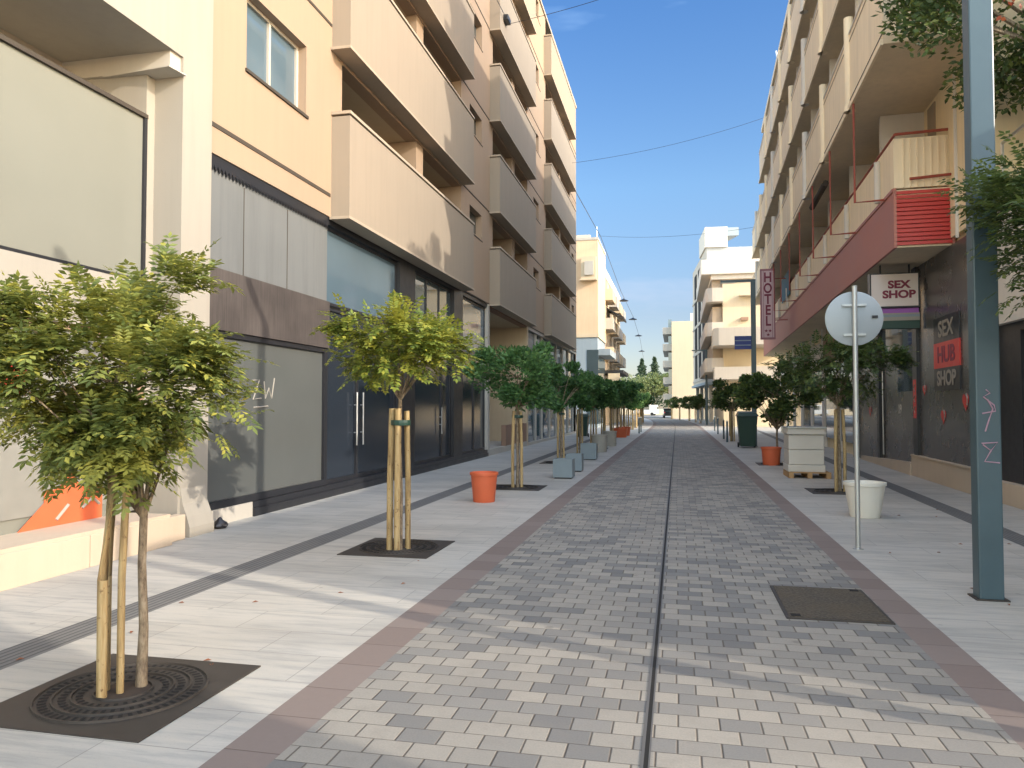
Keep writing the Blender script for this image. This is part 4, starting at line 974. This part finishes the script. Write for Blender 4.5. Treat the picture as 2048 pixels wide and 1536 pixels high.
Q('front_balcony', MB().prism([(2.9, 62.8), (3.3, 62.2), (9.5, 61.6), (9.5, 65.95), (2.9, 65.95)], 6.6, 8.0), M['greybeige'], c1)
Q('front_balcony', MB().prism([(3.0, 63.2), (9.5, 62.6), (9.5, 65.95), (3.0, 65.95)], 3.9, 4.9), M['greybeige'], c1)
Q('window_hood', B(5.2, 8.4, 65.3, 66, 11.0, 11.12).box(8.0, 8.2, 65.6, 66, 8.2, 11.0), M['creamfar'], c1)
Q('wall_lamp', B(5.3, 5.9, 65.6, 65.98, 8.95, 9.2), M['brown'], c1)
c2 = empty('modern_building', (4, 92, 0), 'tall white and grey modern building with black vertical windows, far right', 'building', rz=R(4))
def W2(n, mb, m): return mb.build(n, m, c2)
W2('wall', B(-1.25, 8, -7, 9, 4.4, 19.2), M['greybeige'])
W2('side_wall', B(-1.2, 8, -7.1, -7.0, 4.4, 19.2), M['greyside'])
for k in range(4):
    for j in range(3):
        y = -5.6 + j * 4.6; z = 5.2 + k * 3.35
        W2('window', B(-1.31, -1.24, y, y + 2.6, z, z + 2.9), M['slot'])
    W2('slab_line', B(-1.34, -1.24, -7, 9, 4.75 + k * 3.35, 5.0 + k * 3.35), M['offwhite'])
W2('roof_tower', B(-1.4, 1.0, -7.4, -1, 19.2, 21.4), M['whiteR']); W2('roof_fin', MB().prism([(1.0, -7.4), (2.2, -7.4), (1.0, -3)], 20.4, 21.3), M['bluegrey'])
W2('ground_floor', B(.6, 8, -6, 9, 0, 4.39), M['glass']); W2('canopy', B(-1.5, 3, -7.5, 9, 4.1, 4.38), M['bluegrey'])
for y in (-6.6, -2, 3, 8): W2('column', B(-1.0, -.6, y, y + .4, 0, 4.09), M['offwhite'])
c3 = empty('far_white_building', (4, 118, 0), 'pale cream building with stacked side balconies, farthest on the right', 'building')
Q('wall', B(-.7, 12, 112, 128, 0, 14.2), M['creamfar'], c3)
for k in range(5):
    z = 2.6 + k * 2.45
    Q('balcony', B(-2.0, -.71, 112.6, 127, z, z + 1.0), M['offwhite'], c3); Q('balcony_recess', B(-1.2, -.7, 112.8, 126.8, z + 1.001, z + 2.2), M['glassblue'], c3)
Q('roof_pipe', B(2.0, 3.2, 112.3, 113.5, 14.2, 15.4), M['whiteR'], c3)
# ------------------------------------------------------------------ street end
tag(B(-60, 60, 168, 168.3, 0, 1.3).build('boundary_wall', M['creamfar']), 'low pale wall closing the street below the distant trees', 'wall')
def far_tree(loc, H, rr, label, kind='leafF', seed=1, cone=False, n=2400):
    r = random.Random(seed); e = empty('distant_tree', loc, label, 'tree', 'trees behind the end of the street')
    MB().tube([(0, 0, 0), (0, 0, H * .55)], [.25, .12], 8).build('trunk', M['trunk'], e)
    c = MB()
    cs = [(rdir(r), r.uniform(.25, .45)) for _ in range(16)]
    for i in range(n):
        if cone:
            t = r.random(); z = H * (.12 + .88 * t); lay = .75 + .25 * math.sin(t * 40); a = r.uniform(0, 6.28); q = (1 - t) ** .8 * rr * lay * math.sqrt(r.random()); p = Vector((q * math.cos(a), q * math.sin(a), z))
        else:
            d, k = cs[r.randrange(16)]; d2 = rdir(r); p = Vector((d.x * .62 + d2.x * k, d.y * .62 + d2.y * k, d.z * .58 + d2.z * k)) * rr; p.z = p.z * (H * .36 / rr) + H * .62
        leaf_simple(c, p, rdir(r), .5, .36, r)
    c.build('crown', M[kind], e); return e
FT = [(-14.0, 186, 10, 4.6, 'pale green round tree, leftmost behind the end of the street', 'leafF', False), (-10.5, 190, 10.5, 4.4, 'pale green tree just left of the tall conifers at the street end', 'leafF', False),
      (-8.8, 196, 14.0, 5.0, 'tall narrow dark conifer, left of the pair at the street end', 'leafG', True), (-5.6, 196, 14.5, 4.6, 'tallest pointed conifer at the street end', 'leafG', True),
      (-6.3, 184, 10.5, 4.6, 'yellow-green tree in front of the conifers at the street end', 'leafF', False), (-2.0, 186, 10.5, 4.6, 'green tree right of the conifers at the street end', 'leafF', False),
      (3.0, 188, 8.5, 4.0, 'grey-green tree partly behind the far cream building', 'leafF', False), (-19.5, 190, 7, 4, 'low tree beyond the left buildings at the street end', 'leafF', False)]
for i, (x, y, H, rr, l, kd, cn) in enumerate(FT): far_tree((x, y, 0), H, rr, l, kd, 100 + i, cn)
# low white kiosk far off and vehicles at the junction
kx = empty('kiosk', (-8.0, 172, 0), 'small white hut at the street end under the distant trees', 'building')
B(-2.2, 2.2, -1.5, 1.5, 0, 3.2).build('wall', M['creamfar'], kx); B(-2.5, 2.5, -1.8, 1.8, 3.2, 3.45).build('roof', M['whiteR'], kx); B(-1.0, .2, -1.53, -1.5, 1.0, 2.2).build('window', M['recess'], kx)
def vehicle(name, loc, rz, label, cat, body, L, Wd, H, van=True):
    e = empty(name, loc, label, cat, rz=rz)
    h0 = .32; hb = H * .52
    if van: side = [(-L / 2, h0), (L / 2, h0), (L / 2, hb), (L * .36, hb + .12), (L * .24, H), (-L / 2 + .1, H), (-L / 2, H * .8)]
    else: side = [(-L / 2, h0), (L / 2, h0), (L / 2, hb * .95), (L * .26, hb), (L * .12, H), (-L * .25, H), (-L * .4, hb), (-L / 2, hb)]
    m = MB(); n = len(side); w2 = Wd / 2
    m.add([(-w2, a, b) for a, b in side] + [(w2, a, b) for a, b in side], [tuple(range(n)), tuple(reversed(range(n, 2 * n)))] + [(i, (i + 1) % n, n + (i + 1) % n, n + i) for i in range(n)])
    m.build('body', body, e, bevel=.06)
    B(-w2 - .01, w2 + .01, -L * .22, L * .16, hb + .05, H - .18).build('side_window', M['glass'], e)
    B(-w2 + .15, w2 - .15, -L / 2 - .02, -L / 2 + .04, hb + .1, H - .3).build('rear_window', M['glass'], e)
    for sx in (-1, 1):
        for yy in (-L * .32, L * .32): MB().tube([(sx * (w2 - .2), yy, .32), (sx * (w2 + .01), yy, .32)], .32, 16).build('wheel', M['tyre'], e)
        B(sx * (w2 - .08) - .07, sx * (w2 - .08) + .07, -L / 2 - .03, -L / 2 + .02, .75, .95).build('tail_light', M['signred'], e)
    return e
vehicle('parked_van', (-6.2, 153, 0), R(78), 'white van crossing at the end of the street', 'van', M['carwhite'], 4.8, 1.9, 2.1)
vehicle('parked_car', (-1.2, 118, 0), R(4), 'dark car at the right kerb far down the street', 'car', M['cardark'], 4.3, 1.75, 1.45, False)
